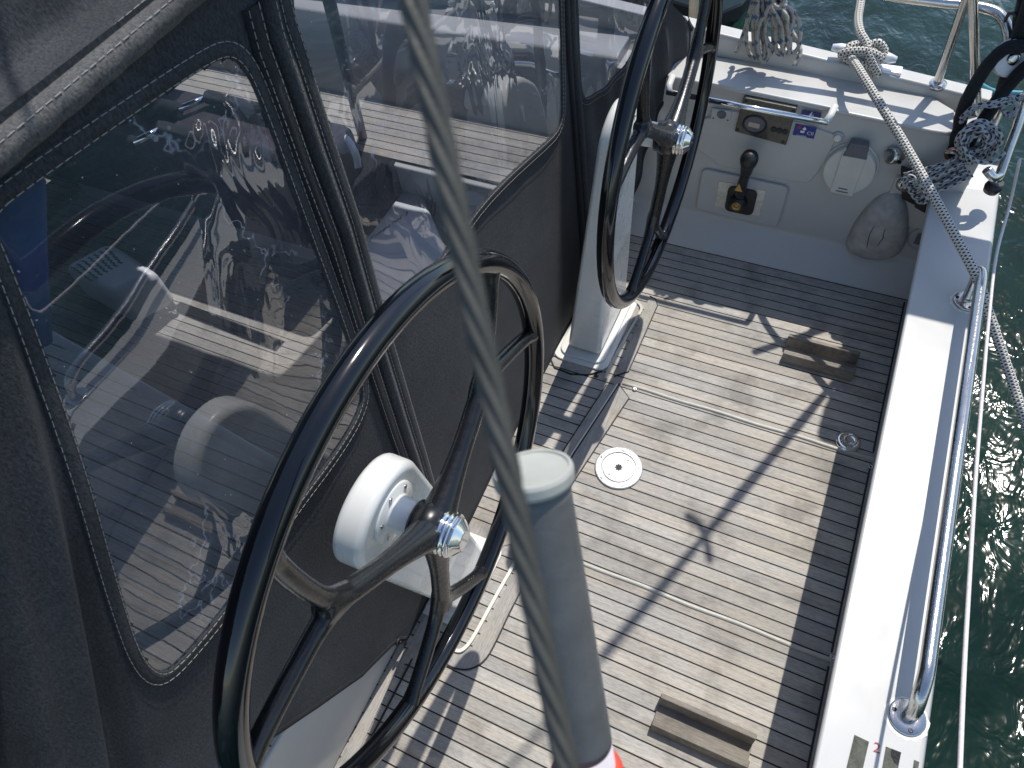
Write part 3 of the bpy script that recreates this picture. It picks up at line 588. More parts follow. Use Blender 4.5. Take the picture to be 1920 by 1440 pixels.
# engine control
ec = thing('engine_control', 'black engine lever on a polished plate in a raised white panel', 'engine control', (-0.125, YW, 0.055))
onwall(rot2([(a, b) for a, b in rrect(0.0745, 0.046, 0.010)], (-0.124, 0.105), radians(-1)), 0.007, 'mounting_panel', M['gel'], ec, 0.003)
onwall(rot2(rrect(0.0405, 0.0285, 0.004), (-0.1245, 0.107), radians(-1)), 0.002, 'bright_plate', M['plate'], ec, 0.0006, 0.0068)
onwall(rot2(rrect(0.025, 0.0275, 0.010), (-0.1215, 0.106), 0), 0.006, 'base', M['plastic'], ec, 0.002, 0.0085)
pv = wp(1384, 378, 0.014)
mb = MB(); mb.lathe((pv.x, YW - 0.0140, pv.z), (0, -1, 0), [(0.0155, 0), (0.0150, 0.010), (0.0105, 0.012), (0.0095, 0.0135)], 28); hb = mb.build('pivot', M['plastic'], ec)
mb = MB(); mb.lathe((pv.x, YW - 0.0270, pv.z), (0, -1, 0), [(0.0085, 0), (0.0085, 0.0012), (0.0060, 0.0016), (0.0055, 0.0006), (0.0018, 0.0006), (0.0015, 0.0016)], 24); mb.build('brass_cap', M['brass'], hb)
L0 = ony(1388, 366, YW - 0.022); L1 = ony(1392, 345, YW - 0.030); L2 = ony(1398, 326, YW - 0.036); KN = ony(1405, 298, YW - 0.042)
mb = MB(); mb.tube(spline([L0, L1, L2, L2.lerp(KN, 0.3)], 6), lambda t: 0.0090 - 0.0020 * t, 14); mb.build('lever', M['plastic'], ec)
e_ = ony(1384, 352, YW - 0.0385); mb = MB(); mb.prism([e_ + V((0.0005, 0, 0.009)), e_ + V((0.0085, 0, -0.0065)), e_ + V((-0.0055, 0, -0.0070))], (0, -0.0008, 0)); mb.build('lever_badge', M['brass'], ec)
ka = (KN - L2).normalized(); mb = MB(); mb.lathe(KN - ka * 0.030, ka, [(0.0088, -0.004), (0.0098, 0.002), (0.0102, 0.012), (0.0125, 0.019), (0.0142, 0.026), (0.0142, 0.032), (0.0122, 0.039), (0.0070, 0.0435), (0.002, 0.045)], 28); mb.build('knob', M['plastic'], ec)
# instrument panel
ip = thing('instrument_panel', 'square engine instrument panel under a smoked cover, behind the chrome bar', 'instrument panel', (-0.115, YW, 0.235))
pr = wxz((1397, 176), (1496, 196), (1476, 266), (1380, 240))
onwall(pr, 0.010, 'panel_body', M['smoke'], ip, 0.0015)
mb = MB(); c = wp(1418, 226)
mb.tube([V((c.x + 0.0175 * cos(a), YW - 0.0102, c.z + 0.0155 * sin(a))) for a in [2 * pi * k / 32 for k in range(32)]], 0.0018, 8, closed=True); mb.build('gauge_ring', M['plastic'], ip)
mb = MB(); mb.prism([(c.x + 0.0165 * cos(2 * pi * k / 28), YW - 0.0100, c.z + 0.0145 * sin(2 * pi * k / 28)) for k in range(28)], (0, -0.0006, 0)); mb.build('gauge_face', M['dgrey'], ip)
mb = MB(); mb.prism([(c.x - 0.010, YW - 0.0106, c.z - 0.005), (c.x + 0.008, YW - 0.0106, c.z - 0.006), (c.x + 0.008, YW - 0.0106, c.z + 0.002), (c.x - 0.009, YW - 0.0106, c.z + 0.003)], (0, -0.0004, 0)); mb.build('hour_counter', M['tan'], ip)
for dx in (0.030, 0.039, 0.048): mb = MB(); mb.lathe((c.x + dx, YW - 0.0100, c.z - 0.002 + dx * -0.03), (0, -1, 0), [(0.0044, 0), (0.0044, 0.0016), (0.0028, 0.0018), (0.0024, 0.0010)], 16); mb.build('warning_lamp', M['plastic'], ip)
for x, y in ((1402, 182), (1490, 201), (1471, 259), (1386, 236)): p = wp(x, y); mb = MB(); mb.lathe((p.x, YW - 0.0098, p.z), (0, -1, 0), [(0.0026, 0), (0.0026, 0.0008), (0.001, 0.001)], 10); mb.build('screw', M['plastic'], ip)
# little square socket
so_ = thing('socket', 'small white square socket with a round black hole left of the instrument panel', 'socket', (wp(1354, 211).x, YW, wp(1354, 218).z))
onwall(wxz((1337, 199), (1374, 204), (1371, 224), (1334, 219)), 0.004, 'plate', M['gel'], so_, 0.001, 0.004)
p = wp(1356, 209); mb = MB(); mb.lathe((p.x, YW - 0.0080, p.z), (0, -1, 0), [(0.0072, 0), (0.0072, 0.0015), (0.0058, 0.0018), (0.0050, 0.0004)], 20); mb.build('plug_hole', M['dgrey'], so_)
for x, y in ((1340, 216), (1367, 220)): p = wp(x, y); mb = MB(); mb.lathe((p.x, YW - 0.0080, p.z), (0, -1, 0), [(0.0014, 0), (0.0012, 0.0006)], 8); mb.build('screw', M['plastic'], so_)
# polished grab bar in front of the instruments
gb = thing('grab_bar', 'straight polished grab bar running across the instrument panel', 'grab bar', (-0.11, YW - 0.02, 0.27))
yb = YW - 0.030; a = ony(1250, 172, yb); b = ony(1553, 230, yb); mb = MB()
mb.tube([a, a.lerp(b, 0.5), b], 0.0046, 16); mb.build('bar', M['chrome'], gb)
mb = MB(); mb.tube([b + V((-0.004, 0, 0)), b + V((0.0, 0.012, 0.004)), V((b.x + 0.002, YW - 0.002, b.z + 0.010))], 0.0052, 12); mb.build('bracket', M['paint'], gb)
mb = MB(); mb.tube([a + V((0.004, 0, 0)), a + V((0.0, 0.012, 0.004)), V((a.x, YW - 0.002, a.z + 0.010))], 0.0052, 12); mb.build('bracket', M['paint'], gb)
# stickers
def sticker(px, label):
    q = wxz(*px); cx = sum(a for a, b in q) / 4; cz = sum(b for a, b in q) / 4
    t = thing('sticker', label, 'sticker', (cx, YW - 0.004, cz), None); onwall(q, 0.0006, 'sheet', M['blue'], t, 0, 0.0045); return t, cx, cz
t, cx, cz = sticker(((1505, 203), (1541, 209), (1538, 226), (1501, 219)), 'blue sticker with a white sail, just above the grab bar')
mb = MB(); y = YW - 0.0053
mb.prism([(cx - 0.007, y, cz - 0.006), (cx + 0.001, y, cz - 0.006), (cx + 0.001, y, cz + 0.009)], (0, -0.0003, 0)); mb.prism([(cx + 0.0025, y, cz - 0.006), (cx + 0.007, y, cz - 0.006), (cx + 0.0025, y, cz + 0.005)], (0, -0.0003, 0)); mb.prism([(cx - 0.009, y, cz - 0.0085), (cx + 0.009, y, cz - 0.0085), (cx + 0.010, y, cz - 0.0072), (cx - 0.010, y, cz - 0.0072)], (0, -0.0003, 0)); mb.build('sail_mark', M['white'], t)
t, cx, cz = sticker(((1493, 228), (1533, 236), (1527, 257), (1487, 249)), 'blue sticker with small red and white marks, just below the grab bar')
mb = MB(); mb.prism([(cx - 0.012, y, cz + 0.003), (cx - 0.006, y, cz + 0.003), (cx - 0.007, y, cz + 0.009), (cx - 0.010, y, cz + 0.009)], (0, -0.0003, 0)); mb.build('red_mark', M['red'], t)
mb = MB(); mb.prism([(cx - 0.004, y, cz + 0.004), (cx - 0.001, y, cz + 0.008), (cx + 0.002, y, cz + 0.004), (cx - 0.001, y, cz + 0.001)], (0, -0.0003, 0)); mb.prism([(cx - 0.006, y, cz - 0.003), (cx, y, cz - 0.003), (cx, y, cz + 0.0005), (cx - 0.006, y, cz + 0.0005)], (0, -0.0003, 0)); mb.build('white_mark', M['white'], t)
text_obj('CII', 0.0085, M['white'], t, (cx + 0.009, YW - 0.0052, cz - 0.002), (1, 0, 0.02), (0, 0, 1)); text_obj('zones', 0.0065, M['white'], t, (cx - 0.003, YW - 0.0052, cz - 0.0085), (1, 0, 0.02), (0, 0, 1))
# push button
p = wp(1571, 256); t = thing('push_button', 'small round cream push button beside the grey winch handle cover', 'button', (p.x, YW, p.z - 0.006))
mb = MB(); mb.lathe((p.x, YW, p.z), (0, -1, 0), [(0.0092, 0), (0.0088, 0.003), (0.0070, 0.0036)], 24); mb.build('bezel', M['gelgrey'], t); mb = MB(); mb.lathe((p.x, YW - 0.003, p.z), (0, -1, 0), [(0.0060, 0), (0.0060, 0.003), (0.0045, 0.0042)], 24); mb.build('cap', M['cream'], t)
# round grey pump cover
c = wp(1594, 313); t = thing('pump_cover', 'round light grey pump cover with a dark grey pull tab on top', 'cover', (c.x, YW, c.z - 0.03)); Rx, Rz = 0.0385, 0.0440
circ = [(c.x + Rx * cos(2 * pi * k / 48), c.z + Rz * sin(2 * pi * k / 48)) for k in range(48)]
onwall([(c.x + (Rx + .003) * cos(2 * pi * k / 48), c.z + (Rz + .003) * sin(2 * pi * k / 48)) for k in range(48)], 0.003, 'seat_ring', M['lgrey'], t, 0.001)
onwall(circ, 0.0150, 'disc', M['lgrey'], t, 0.0035)
xs = 0.0175; band = [(c.x - xs, c.z - 0.0415), (c.x + xs, c.z - 0.0415), (c.x + xs * 1.02, c.z + 0.044), (c.x - xs * 1.02, c.z + 0.044)]
onwall(band, 0.0028, 'raised_band', M['lgrey'], t, 0.0012, 0.0145)
onwall([(c.x - 0.0165, c.z + 0.032), (c.x + 0.0185, c.z + 0.032), (c.x + 0.0145, c.z + 0.056), (c.x - 0.0115, c.z + 0.056)], 0.014, 'pull_tab', M['dgrey'], t, 0.0015, 0.006)
for k in range(2): mb = MB(); z_ = c.z - 0.031 - 0.006 * k; mb.box((c.x - 0.007 - 0.002 * k, YW - 0.0177, z_), (c.x + 0.007 + 0.002 * k, YW - 0.0171, z_ + 0.0022)); mb.build('embossed_mark', M['dgrey'], t)
# weathered pear-shaped rubber pad
pc = wp(1650, 420); t = thing('rubber_pad', 'large weathered grey pear-shaped rubber pad hanging low on the cockpit side', 'pad', (pc.x, YW, wp(1640, 480).z))
out = chaikin([(p.x, p.z, 0) for p in [wp(*q) for q in ((1678, 356), (1697, 362), (1706, 395), (1704, 440), (1690, 472), (1655, 483), (1615, 478), (1586, 462), (1588, 442), (1612, 400), (1645, 365))]], 3)
mb = MB(); n = len(out); cx = sum(p.x for p in out) / n; cz = sum(p.y for p in out) / n; v = []; rings = 10
for k in range(rings + 1):
    s_ = 1 - k / rings
    for p in out: v.append((cx + (p.x - cx) * s_, YW - 0.003 - 0.026 * (1 - s_ ** 2.6) ** 0.62 if k else YW, cz + (p.y - cz) * (s_ if k else 1)))
v = []
for k in range(rings + 1):
    a = pi / 2 * k / rings; s_ = cos(a) ** 0.55 if k < rings else 0.0
    for p in out: v.append((cx + (p.x - cx) * s_, YW - 0.028 * sin(a), cz + (p.y - cz) * s_))
mb.add(v, [(k * n + j, k * n + (j + 1) % n, (k + 1) * n + (j + 1) % n, (k + 1) * n + j) for k in range(rings) for j in range(n)]); mb.build('pad_body', M['rub'], t)
mb = MB(); mb.tube([(cx - 0.012 + 0.002 * sin(k), YW - 0.0288 + 0.0011 * (k - 4) ** 2 * 0.35, cz - 0.046 + 0.0108 * k) for k in range(9)], 0.0007, 5); mb.tube([(cx + 0.006 + 0.0015 * sin(k * 2), YW - 0.0288 + 0.0011 * (k - 4) ** 2 * 0.35, cz - 0.036 + 0.0095 * k) for k in range(9)], 0.0007, 5); mb.build('seam_line', M['dgrey'], t)
# speaker-like vent low in the corner
p = wp(1732, 448); t = thing('round_vent', 'round slotted vent in the corner beside the transom, half hidden', 'vent', (p.x, YW, p.z - 0.02)); mb = MB(); mb.lathe((p.x, YW, p.z), (0, -1, 0), [(0.024, 0), (0.024, 0.002), (0.016, 0.003), (0.015, 0.002)], 32); mb.build('ring', M['gelgrey'], t)
mb = MB(); [mb.box((p.x - 0.012, YW - 0.0036, p.z - 0.011 + 0.0036 * k), (p.x + 0.012, YW - 0.0022, p.z - 0.0095 + 0.0036 * k)) for k in range(7)]; mb.build('slots', M['dgrey'], t)
# ================================================================ SOLE FITTINGS
p = onz(1160, 877, 0.002); dp = thing('deck_plate', 'round speckled alloy deck plate with a star-shaped key hole in the teak', 'deck plate', (p.x, p.y, 0))
mb = MB(); mb.lathe((p.x, p.y, 0), (0, 0, 1), [(0.0365, 0), (0.0365, 0.0022), (0.0352, 0.0034), (0.0268, 0.0036), (0.0262, 0.0018), (0.0250, 0.0018), (0.0245, 0.0034), (0.0010, 0.0034)], 96, sm=False); mb.build('disc', M['alloy'], dp)
mb = MB(); st = [(p.x + (0.0062 if k % 2 else 0.0044) * cos(2 * pi * k / 16), p.y + (0.0062 if k % 2 else 0.0044) * sin(2 * pi * k / 16), 0.0037) for k in range(16)]; mb.prism(st, (0, 0, 0.0003)); mb.build('key_hole', M['caulk'], dp)
for a in (20, 95, 165, 235, 300): mb = MB(); rr_ = 0.031; mb.lathe((p.x + rr_ * cos(radians(a)), p.y + rr_ * sin(radians(a)), 0.0034), (0, 0, 1), [(0.0021, 0), (0.0021, 0.0006), (0.0009, 0.0003)], 12); mb.build('screw', M['steel'], dp)
for a in (60, 240): mb = MB(); rr_ = 0.019; mb.lathe((p.x + rr_ * cos(radians(a)), p.y + rr_ * sin(radians(a)), 0.0035), (0, 0, 1), [(0.0011, 0), (0.0010, 0.0004)], 10); mb.build('pin_hole', M['caulk'], dp)
for k, (dx, dy, tx) in enumerate(((-0.012, 0.022, 'T'),)): pass
def foot_chock(cx, cy, ln, label):
    t = thing('foot_chock', label, 'foot rest', (cx, cy, 0), 'teak foot chocks')
    x0, x1 = cx - ln / 2, cx + ln / 2
    for nm, pr in (('ridge', [(0.009, 0.003), (0.0125, 0.027), (0.0185, 0.027), (0.023, 0.003)]), ('ridge', [(-0.023, 0.003), (-0.0200, 0.0205), (-0.0115, 0.0205), (-0.008, 0.003)]), ('base_board', [(-0.024, 0), (-0.024, 0.0035), (0.024, 0.0035), (0.024, 0)])):
        mb = MB(); mb.prism([(x0, cy + a, b) for a, b in pr], (ln, 0, 0)); mb.build(nm, M['teakd'], t, 0.001, 2)
    return t
foot_chock(0.0785, 0.813, 0.112, 'weathered teak foot chock half in shade beyond the deck plate')
foot_chock(0.062, 0.197, 0.118, 'weathered teak foot chock in full sun at the bottom edge of the photo')
p = onz(1590, 828, 0.002); t = thing('lifting_ring', 'round chrome lifting ring fitting on the sole near the transom', 'ring fitting', (p.x, p.y, 0))
mb = MB(); mb.lathe((p.x, p.y, 0), (0, 0, 1), [(0.0185, 0), (0.0185, 0.003), (0.016, 0.0055), (0.0125, 0.0068), (0.011, 0.0052), (0.0085, 0.0046)], 40); mb.build('dish', M['chrome'], t)
mb = MB(); mb.tube([(p.x + 0.002 + 0.0085 * cos(a), p.y + 0.0035 * sin(a) + 0.001, 0.0095 + 0.0065 * sin(a)) for a in [2 * pi * k / 24 for k in range(24)]], 0.0022, 8, closed=True); mb.build('ring', M['steel'], t)
# ================================================================ TRANSOM TOP
ZT = 0.2
rl = thing('transom_rail', 'bent stainless steel grab rail bolted along the top of the white transom', 'rail', (0.226, 0.53, ZT), 'rails')
A = onz(1700, 1345, ZT); B = onz(1812, 566, ZT); Rz_ = 0.245
mid = [onz(x, y, Rz_) for x, y in ((1742, 1230), (1762, 1110), (1774, 1010), (1787, 900), (1806, 760), (1822, 640), (1834, 545))]
xa = sum(p.x for p in mid) / len(mid)
path = [V((A.x, A.y, ZT + 0.001)), V((A.x + 0.0008, A.y + 0.004, ZT + 0.018)), V((xa, A.y + 0.014, ZT + 0.036)), V((xa, A.y + 0.034, Rz_ - 0.0005)), V((xa, A.y + 0.07, Rz_)), V((xa, 0.45, Rz_)), V((xa, 0.62, Rz_)), V((xa, B.y - 0.055, Rz_)), V((xa, B.y + 0.004, Rz_)), V((xa - 0.002, B.y + 0.020, Rz_ - 0.006)), V((B.x, B.y + 0.016, Rz_ - 0.022)), V((B.x, B.y + 0.004, ZT + 0.001))]
mb = MB(); mb.tube(spline(path, 8), 0.0072, 20); mb.build('tube', M['steel'], rl)
for q in (A, B):
    mb = MB(); mb.lathe((q.x, q.y, ZT + 0.0002), (0, 0, 1), [(0.0172, 0), (0.0172, 0.0018), (0.0158, 0.0026), (0.0085, 0.0028)], 40); f_ = mb.build('flange', M['steel'], rl)
    for k in range(3): a = radians(50 + 120 * k); mb = MB(); mb.lathe((q.x + 0.0125 * cos(a), q.y + 0.0125 * sin(a), ZT + 0.0028), (0, 0, 1), [(0.0023, 0), (0.0020, 0.0010), (0.0009, 0.0004)], 10); mb.build('screw', M['plastic'], f_)
    mb = MB(); mb.prism([(q.x + (0.0205 + 0.0012 * sin(k * 2.3)) * cos(2 * pi * k / 30), q.y + (0.0200 + 0.001 * sin(k * 3.1)) * sin(2 * pi * k / 30) - 0.001, ZT + 0.00002) for k in range(30)], (0, 0, 0.00016)); mb.build('rust_halo', M['rust'] if 0 else M['cream'], rl)
def grip(px, label, mat):
    q = [onz(x, y, ZT) for x, y in px]; t = thing('grip_strip', label, 'grip tape', (q[0].x, q[0].y, ZT), 'grip tape strips'); mb = MB(); mb.prism([(p.x, p.y, ZT + 0.0003) for p in q], (0, 0, 0.0006)); mb.build('tape', mat, t); return t
grip(((1602, 1378), (1629, 1391), (1604, 1500), (1575, 1490)), 'grey worn grip tape strip nearest the cockpit on the transom top', M['patch'])
g2 = grip(((1661, 1400), (1688, 1411), (1672, 1520), (1642, 1510)), 'half black grip tape strip in the middle of the transom top', M['patch'])
q = [onz(x, y, ZT) for x, y in ((1671, 1404), (1689, 1411), (1684, 1436), (1676, 1430), (1670, 1418))]; mb = MB(); mb.prism([(p.x, p.y, ZT + 0.00095) for p in q], (0, 0, 0.0003)); mb.build('black_corner', M['patchb'], g2)
grip(((1714, 1425), (1723, 1429), (1712, 1500), (1703, 1496)), 'narrow frayed grip tape strip nearest the outer edge of the transom', M['patch'])
p = onz(1644, 1403, ZT); t = thing('painted_number', 'small red hand-painted 2 between two grip tape strips', 'painted mark', (p.x, p.y, ZT)); ux = onz(1654, 1407, ZT) - p; uy = onz(1640, 1395, ZT) - p
uy = V((-ux.y, ux.x, 0)); text_obj('2', 0.013, M['red'], t, (p.x, p.y, ZT + 0.0004), ux, uy, 'digit')
# guard cord above the transom
gc = MB(); pts = [onz(1912, 300, 0.36), onx(1893, 385, 0.236), onx(1868, 480, 0.232), onx(1854, 600, 0.229), onx(1840, 760, 0.226), onx(1829, 900, 0.223), onx(1818, 1080, 0.221), onx(1808, 1250, 0.220), onx(1800, 1440, 0.219), onx(1796, 1560, 0.218)]
gc.tube(spline(pts, 6), 0.0019, 8); o = gc.build('guard_cord', M['cord']); tag(o, 'thin pale guard cord hanging along the outside of the transom over the water', 'cord')
# ================================================================ MOORING GEAR, STARBOARD QUARTER
def on_toe(x): return zt(x) + 0.002
cl = thing('mooring_cleat', 'white alloy horn cleat on the toe rail, wrapped by the mooring rope', 'cleat', (0.0, 1.132, on_toe(0)))
mb = MB(); zc = zt(0) + 0.022; ya = 1.130
a, b = ony(1560, 88, ya), ony(1681, 112, ya)
mb.tube([a, a.lerp(b, 0.12) , a.lerp(b, 0.5), a.lerp(b, 0.88), b], lambda t: 0.0045 + 0.0045 * sin(pi * t), 10); mb.build('horns', M['silver'], cl, 0)
c0 = (a + b) / 2
for dx in (-0.016, 0.014): mb = MB(); mb.tube([(c0.x + dx, 1.131, zt(c0.x + dx) - 0.002), (c0.x + dx, 1.131, c0.z - dx * 0.15)], 0.0052, 12); mb.build('post', M['plastic'], cl)
mb = MB(); mb.box((c0.x - 0.055, 1.122, zt(0) - 0.008), (c0.x + 0.06, 1.141, zt(0) - 0.0005)); mb.build('base', M['silver'], cl, 0.002)
def rope(path, r, name, label, mat, cat='rope', parent=None, group=None, n=14, k=10):
    mb = MB(); mb.tube(spline(path, k), r, n); o = mb.build(name, mat, parent)
    if not parent: tag(o, label, cat, group)
    return o
rr_ = 0.0062
mr = thing('mooring_rope', 'white mooring rope flecked black, made fast on the cleat and led out over the transom', 'rope', (0.0, 1.13, zt(0)))
lead = [c0 + V((-0.018, -0.006, -0.004)), onz(1610, 130, 0.352), onz(1650, 195, 0.340), onz(1697, 272, 0.315), onz(1760, 385, 0.285), onz(1829, 515, 0.245), onz(1850, 575, 0.222), onz(1872, 640, 0.19), onz(1900, 722, 0.15), onz(1922, 790, 0.12), onz(1975, 960, 0.0)]
rope(lead, rr_, 'lead', '', M['rope'], parent=mr)
rope([ony(1618, -60, 1.30), ony(1614, 0, 1.22), ony(1609, 35, 1.18), ony(1613, 60, 1.15), ony(1626, 84, 1.13), c0 + V((0.004, -0.008, 0.006))], rr_, 'standing_part', '', M['rope'], parent=mr)
u = (b - a).normalized()
def c_(s_, dy, dz): return c0 + u * s_ + V((0, dy, dz))
rope([c_(-0.024, -0.004, -0.012), c_(-0.030, -0.010, -0.002), c_(-0.018, -0.013, 0.007), c_(0.0, -0.011, 0.010), c_(0.018, -0.008, 0.006), c_(0.027, 0.000, -0.004), c_(0.024, 0.008, -0.008), c_(0.008, 0.010, 0.0), c_(-0.010, 0.006, 0.008), c_(-0.022, -0.004, 0.008), c_(-0.026, -0.010, -0.002), c_(-0.012, -0.014, -0.008), c_(0.006, -0.015, -0.008), c_(0.022, -0.013, -0.012), c_(0.028, -0.010, -0.020)], rr_ * 0.95, 'turns', '', M['rope'], parent=mr)
rope([c_(0.002, -0.010, 0.012), c_(0.010, -0.014, 0.004), c_(0.018, -0.016, -0.006), c_(0.027, -0.014, -0.018), c_(0.020, -0.008, -0.022)], rr_, 'turns', '', M['rope'], parent=mr)
rope([c_(0.004, 0.004, 0.012), c_(0.016, 0.006, 0.016), c_(0.028, 0.002, 0.006), c_(0.022, -0.008, 0.0), c_(0.008, -0.013, 0.002)], rr_ * 0.95, 'turns', '', M['rope'], parent=mr)
# coiled line hanging inside the rail
co = thing('coiled_line', 'beige and blue flecked line hanging in long coils from the starboard rail', 'rope', (-0.13, 1.10, 0.30))
for k in range(12):
    tx = 1428 + 2.6 * k + rnd(3); bx = (1412, 1420, 1428, 1436, 1424, 1446, 1462, 1474, 1470, 1480, 1488, 1432)[k]; by = (106, 112, 110, 108, 96, 84, 102, 106, 84, 60, 98, 116)[k]; yy = 1.112 - random.uniform(0.0, 0.016); wd = 9 + rnd(4)
    pts = [ony(tx - 8, -70, yy + 0.01), ony(tx - 10 + rnd(4), -5, yy), ony(bx - wd - 2, by * 0.45, yy - 0.004), ony(bx - wd, by - 14, yy - 0.006), ony(bx, by, yy - 0.004), ony(bx + wd, by - 16, yy), ony(bx + wd * 0.8 + rnd(4), by * 0.4, yy + 0.004), ony(tx + 12 + rnd(5), -5, yy + 0.012), ony(tx + 8, -70, yy + 0.014)]
    rope(pts, 0.0033, 'loop', '', M['ropeb'], parent=co, n=8, k=7)
rope([ony(1455, -30, 1.13), ony(1474, 40, 1.12), ony(1496, 78, 1.11), ony(1500, 102, 1.10), ony(1488, 125, 1.09)], 0.0034, 'loop', '', M['ropeb'], parent=co, n=8)
rope([ony(1420, -30, 1.13), ony(1402, 40, 1.12), ony(1388, 80, 1.11), ony(1380, 98, 1.10)], 0.0034, 'loop', '', M['ropeb'], parent=co, n=8)
# pushpit (stern rail) tubes
pp = thing('stern_rail', 'stainless tube stern rail standing on the starboard quarter above the water', 'rail', (0.11, 1.13, zt(0.11)), 'rails')
def tb(path, r, name='tube', mat='steel', parent=None, k=8): mb = MB(); mb.tube(spline(path, k), r, 16); return mb.build(name, M[mat], parent or pp)
P0 = onz(1757, 160, zt(0.11)); P0 = V((P0.x, 1.128, zt(P0.x)))
q0 = ony(1757, 158, 1.128); q1 = ony(1812, -4, 1.128)
tb([q0, q0.lerp(q1, 0.5), q1, q1 + (q1 - q0) * 1.2], 0.0062, 'leg')
mb = MB(); mb.lathe(q0, (0, 0, 1), [(0.0135, -0.003), (0.0130, 0.0025), (0.0075, 0.0040)], 24); mb.build('foot', M['steel'], pp)
q0 = ony(1832, 232, 1.105); q1 = ony(1824, -6, 1.115); tb([q0, q0.lerp(q1, 0.5), q1, q1 + (q1 - q0) * 1.0], 0.0066, 'leg')
tb([ony(1500, -60, 1.135), ony(1640, -14, 1.135), ony(1750, 3, 1.135), ony(1815, 10, 1.135), ony(1862, 20, 1.13), ony(1882, 38, 1.12), ony(1890, 62, 1.11), ony(1893, 100, 1.10)], 0.0068, 'top_tube')
tb([ony(1868, 335, 1.01), ony(1874, 330, 1.012), ony(1890, 285, 1.03), ony(1912, 225, 1.05), ony(1935, 150, 1.07)], 0.0066, 'corner_tube')
tb([ony(1850, 318, 1.00), ony(1862, 332, 1.0), ony(1874, 328, 1.012)], 0.0064, 'corner_tube')
tb([ony(1862, 240, 1.10), ony(1880, 195, 1.11), ony(1898, 130, 1.12), ony(1922, 60, 1.13)], 0.0060, 'corner_tube')
mb = MB(); p = ony(1868, 338, 1.015); mb.lathe(p + V((0, 0, -0.02)), (0.1, 0, 1), [(0.010, 0), (0.012, 0.008), (0.010, 0.018)], 18); mb.build('rubber_foot', M['plastic'], pp)
# white sheave
sh = thing('rope_block', 'white plastic sheave of a backstay block at the upper right edge', 'pulley', ony(1893, 132, 1.07)); p = ony(1896, 108, 1.07); mb = MB(); ax = V((0.35, -0.85, 0.35))
mb.lathe(p, ax, [(0.0215, -0.006), (0.0240, -0.004), (0.0195, 0.0), (0.0240, 0.004), (0.0215, 0.006), (0.009, 0.0065)], 36); mb.build('sheave', M['white2'], sh)
mb = MB(); mb.lathe(p, ax, [(0.0085, -0.010), (0.0085, 0.0085), (0.004, 0.010)], 20); mb.build('axle', M['steel'], sh)
# black padded hose loops around the backstay feet
for path, lb in (([ony(1945, 84, 1.07), ony(1915, 87, 1.065), ony(1884, 92, 1.06), ony(1852, 122, 1.055), ony(1825, 165, 1.05), ony(1806, 205, 1.045), ony(1797, 245, 1.04), ony(1790, 276, 1.035), ony(1786, 292, 1.03)], 'black padded tube arching down from the white sheave to the coaming end'),
                 ([ony(1945, 110, 1.06), ony(1917, 132, 1.055), ony(1885, 168, 1.05), ony(1858, 205, 1.045), ony(1832, 243, 1.04), ony(1810, 278, 1.035), ony(1796, 298, 1.03)], 'lower black padded tube running behind the grey rope coil')):
    mb = MB(); pth = spline(path, 12); mb.tube(pth, lambda t: 0.0086 + 0.0010 * noise.noise(V((t * 17, 2, 1))), 14); o = mb.build('padded_tube', M['canvasd']); tag(o, lb, 'hose', 'black padded tubes')
p = ony(1788, 284, 1.03); t = thing('shackle', 'copper coloured shackle where the two black padded tubes meet', 'shackle', p); mb = MB(); mb.tube([p + V((0.009 * cos(a), -0.006, 0.009 * sin(a))) for a in [2 * pi * k / 16 for k in range(16)]], 0.0028, 8, closed=True); mb.build('bow', M['pinkish'], t); mb = MB(); mb.tube([p + V((-0.012, -0.007, 0.002)), p + V((0.012, -0.007, 0.004))], 0.003, 8); mb.build('pin', M['steel'], t)
# grey mainsheet tail: wound coil and falls to the cam block
gl_ = thing('sheet_coil', 'tangled coil of grey and black braided sheet hung over the transom corner', 'rope', ony(1800, 300, 1.02))
for k in range(20):
    cx, cy = 1829 + rnd(10), 268 + rnd(9); ra, rb_ = 30 + rnd(9), 25 + rnd(8); ph = rnd(3); yy = 1.025 - 0.0016 * k + rnd(0.006); tl = rnd(0.5)
    pts = [ony(cx + ra * cos(ph + t_) * (1 + 0.07 * sin(3 * t_ + k)), cy + rb_ * sin(ph + t_) - 8 * cos(ph + t_), yy + 0.005 * sin(t_ * 2 + k)) for t_ in [0.62 * q for q in range(10)]]
    rope(pts, 0.0027, 'turn', '', M['ropeg'], parent=gl_, n=7, k=5)
for k in range(16):
    s0 = k / 15; a = (1796 + 26 * s0 + rnd(4), 292 + 36 * s0 + rnd(5)); b_ = (1692 + 30 * s0 + rnd(5), 330 + 44 * s0 + rnd(5)); m_ = ((a[0] + b_[0]) / 2 + rnd(3), (a[1] + b_[1]) / 2 + 6 + rnd(5)); yy = 1.0 + rnd(0.006)
    rope([ony(*a, yy + 0.01), ony(*m_, yy - 0.002), ony(*b_, yy)], 0.0024, 'fall', '', M['ropeg'], parent=gl_, n=7, k=6)
for k in range(6):
    rope([ony(1806 + rnd(6), 226 + rnd(6), 1.03), ony(1826, 205 + rnd(6), 1.03), ony(1862 + rnd(5), 196 + rnd(6), 1.035), ony(1890 + rnd(5), 190 + rnd(8), 1.045), ony(1935, 178 + rnd(8), 1.05)], 0.0026, 'hitch', '', M['ropeg'], parent=gl_, n=7, k=6)
for k in range(5):
    rope([ony(1893 + 14 * cos(t_) + rnd(2), 196 + 16 * sin(t_) + 2 * k, 1.045) for t_ in [0.7 * q for q in range(10)]], 0.0026, 'hitch', '', M['ropeg'], parent=gl_, n=7, k=5)
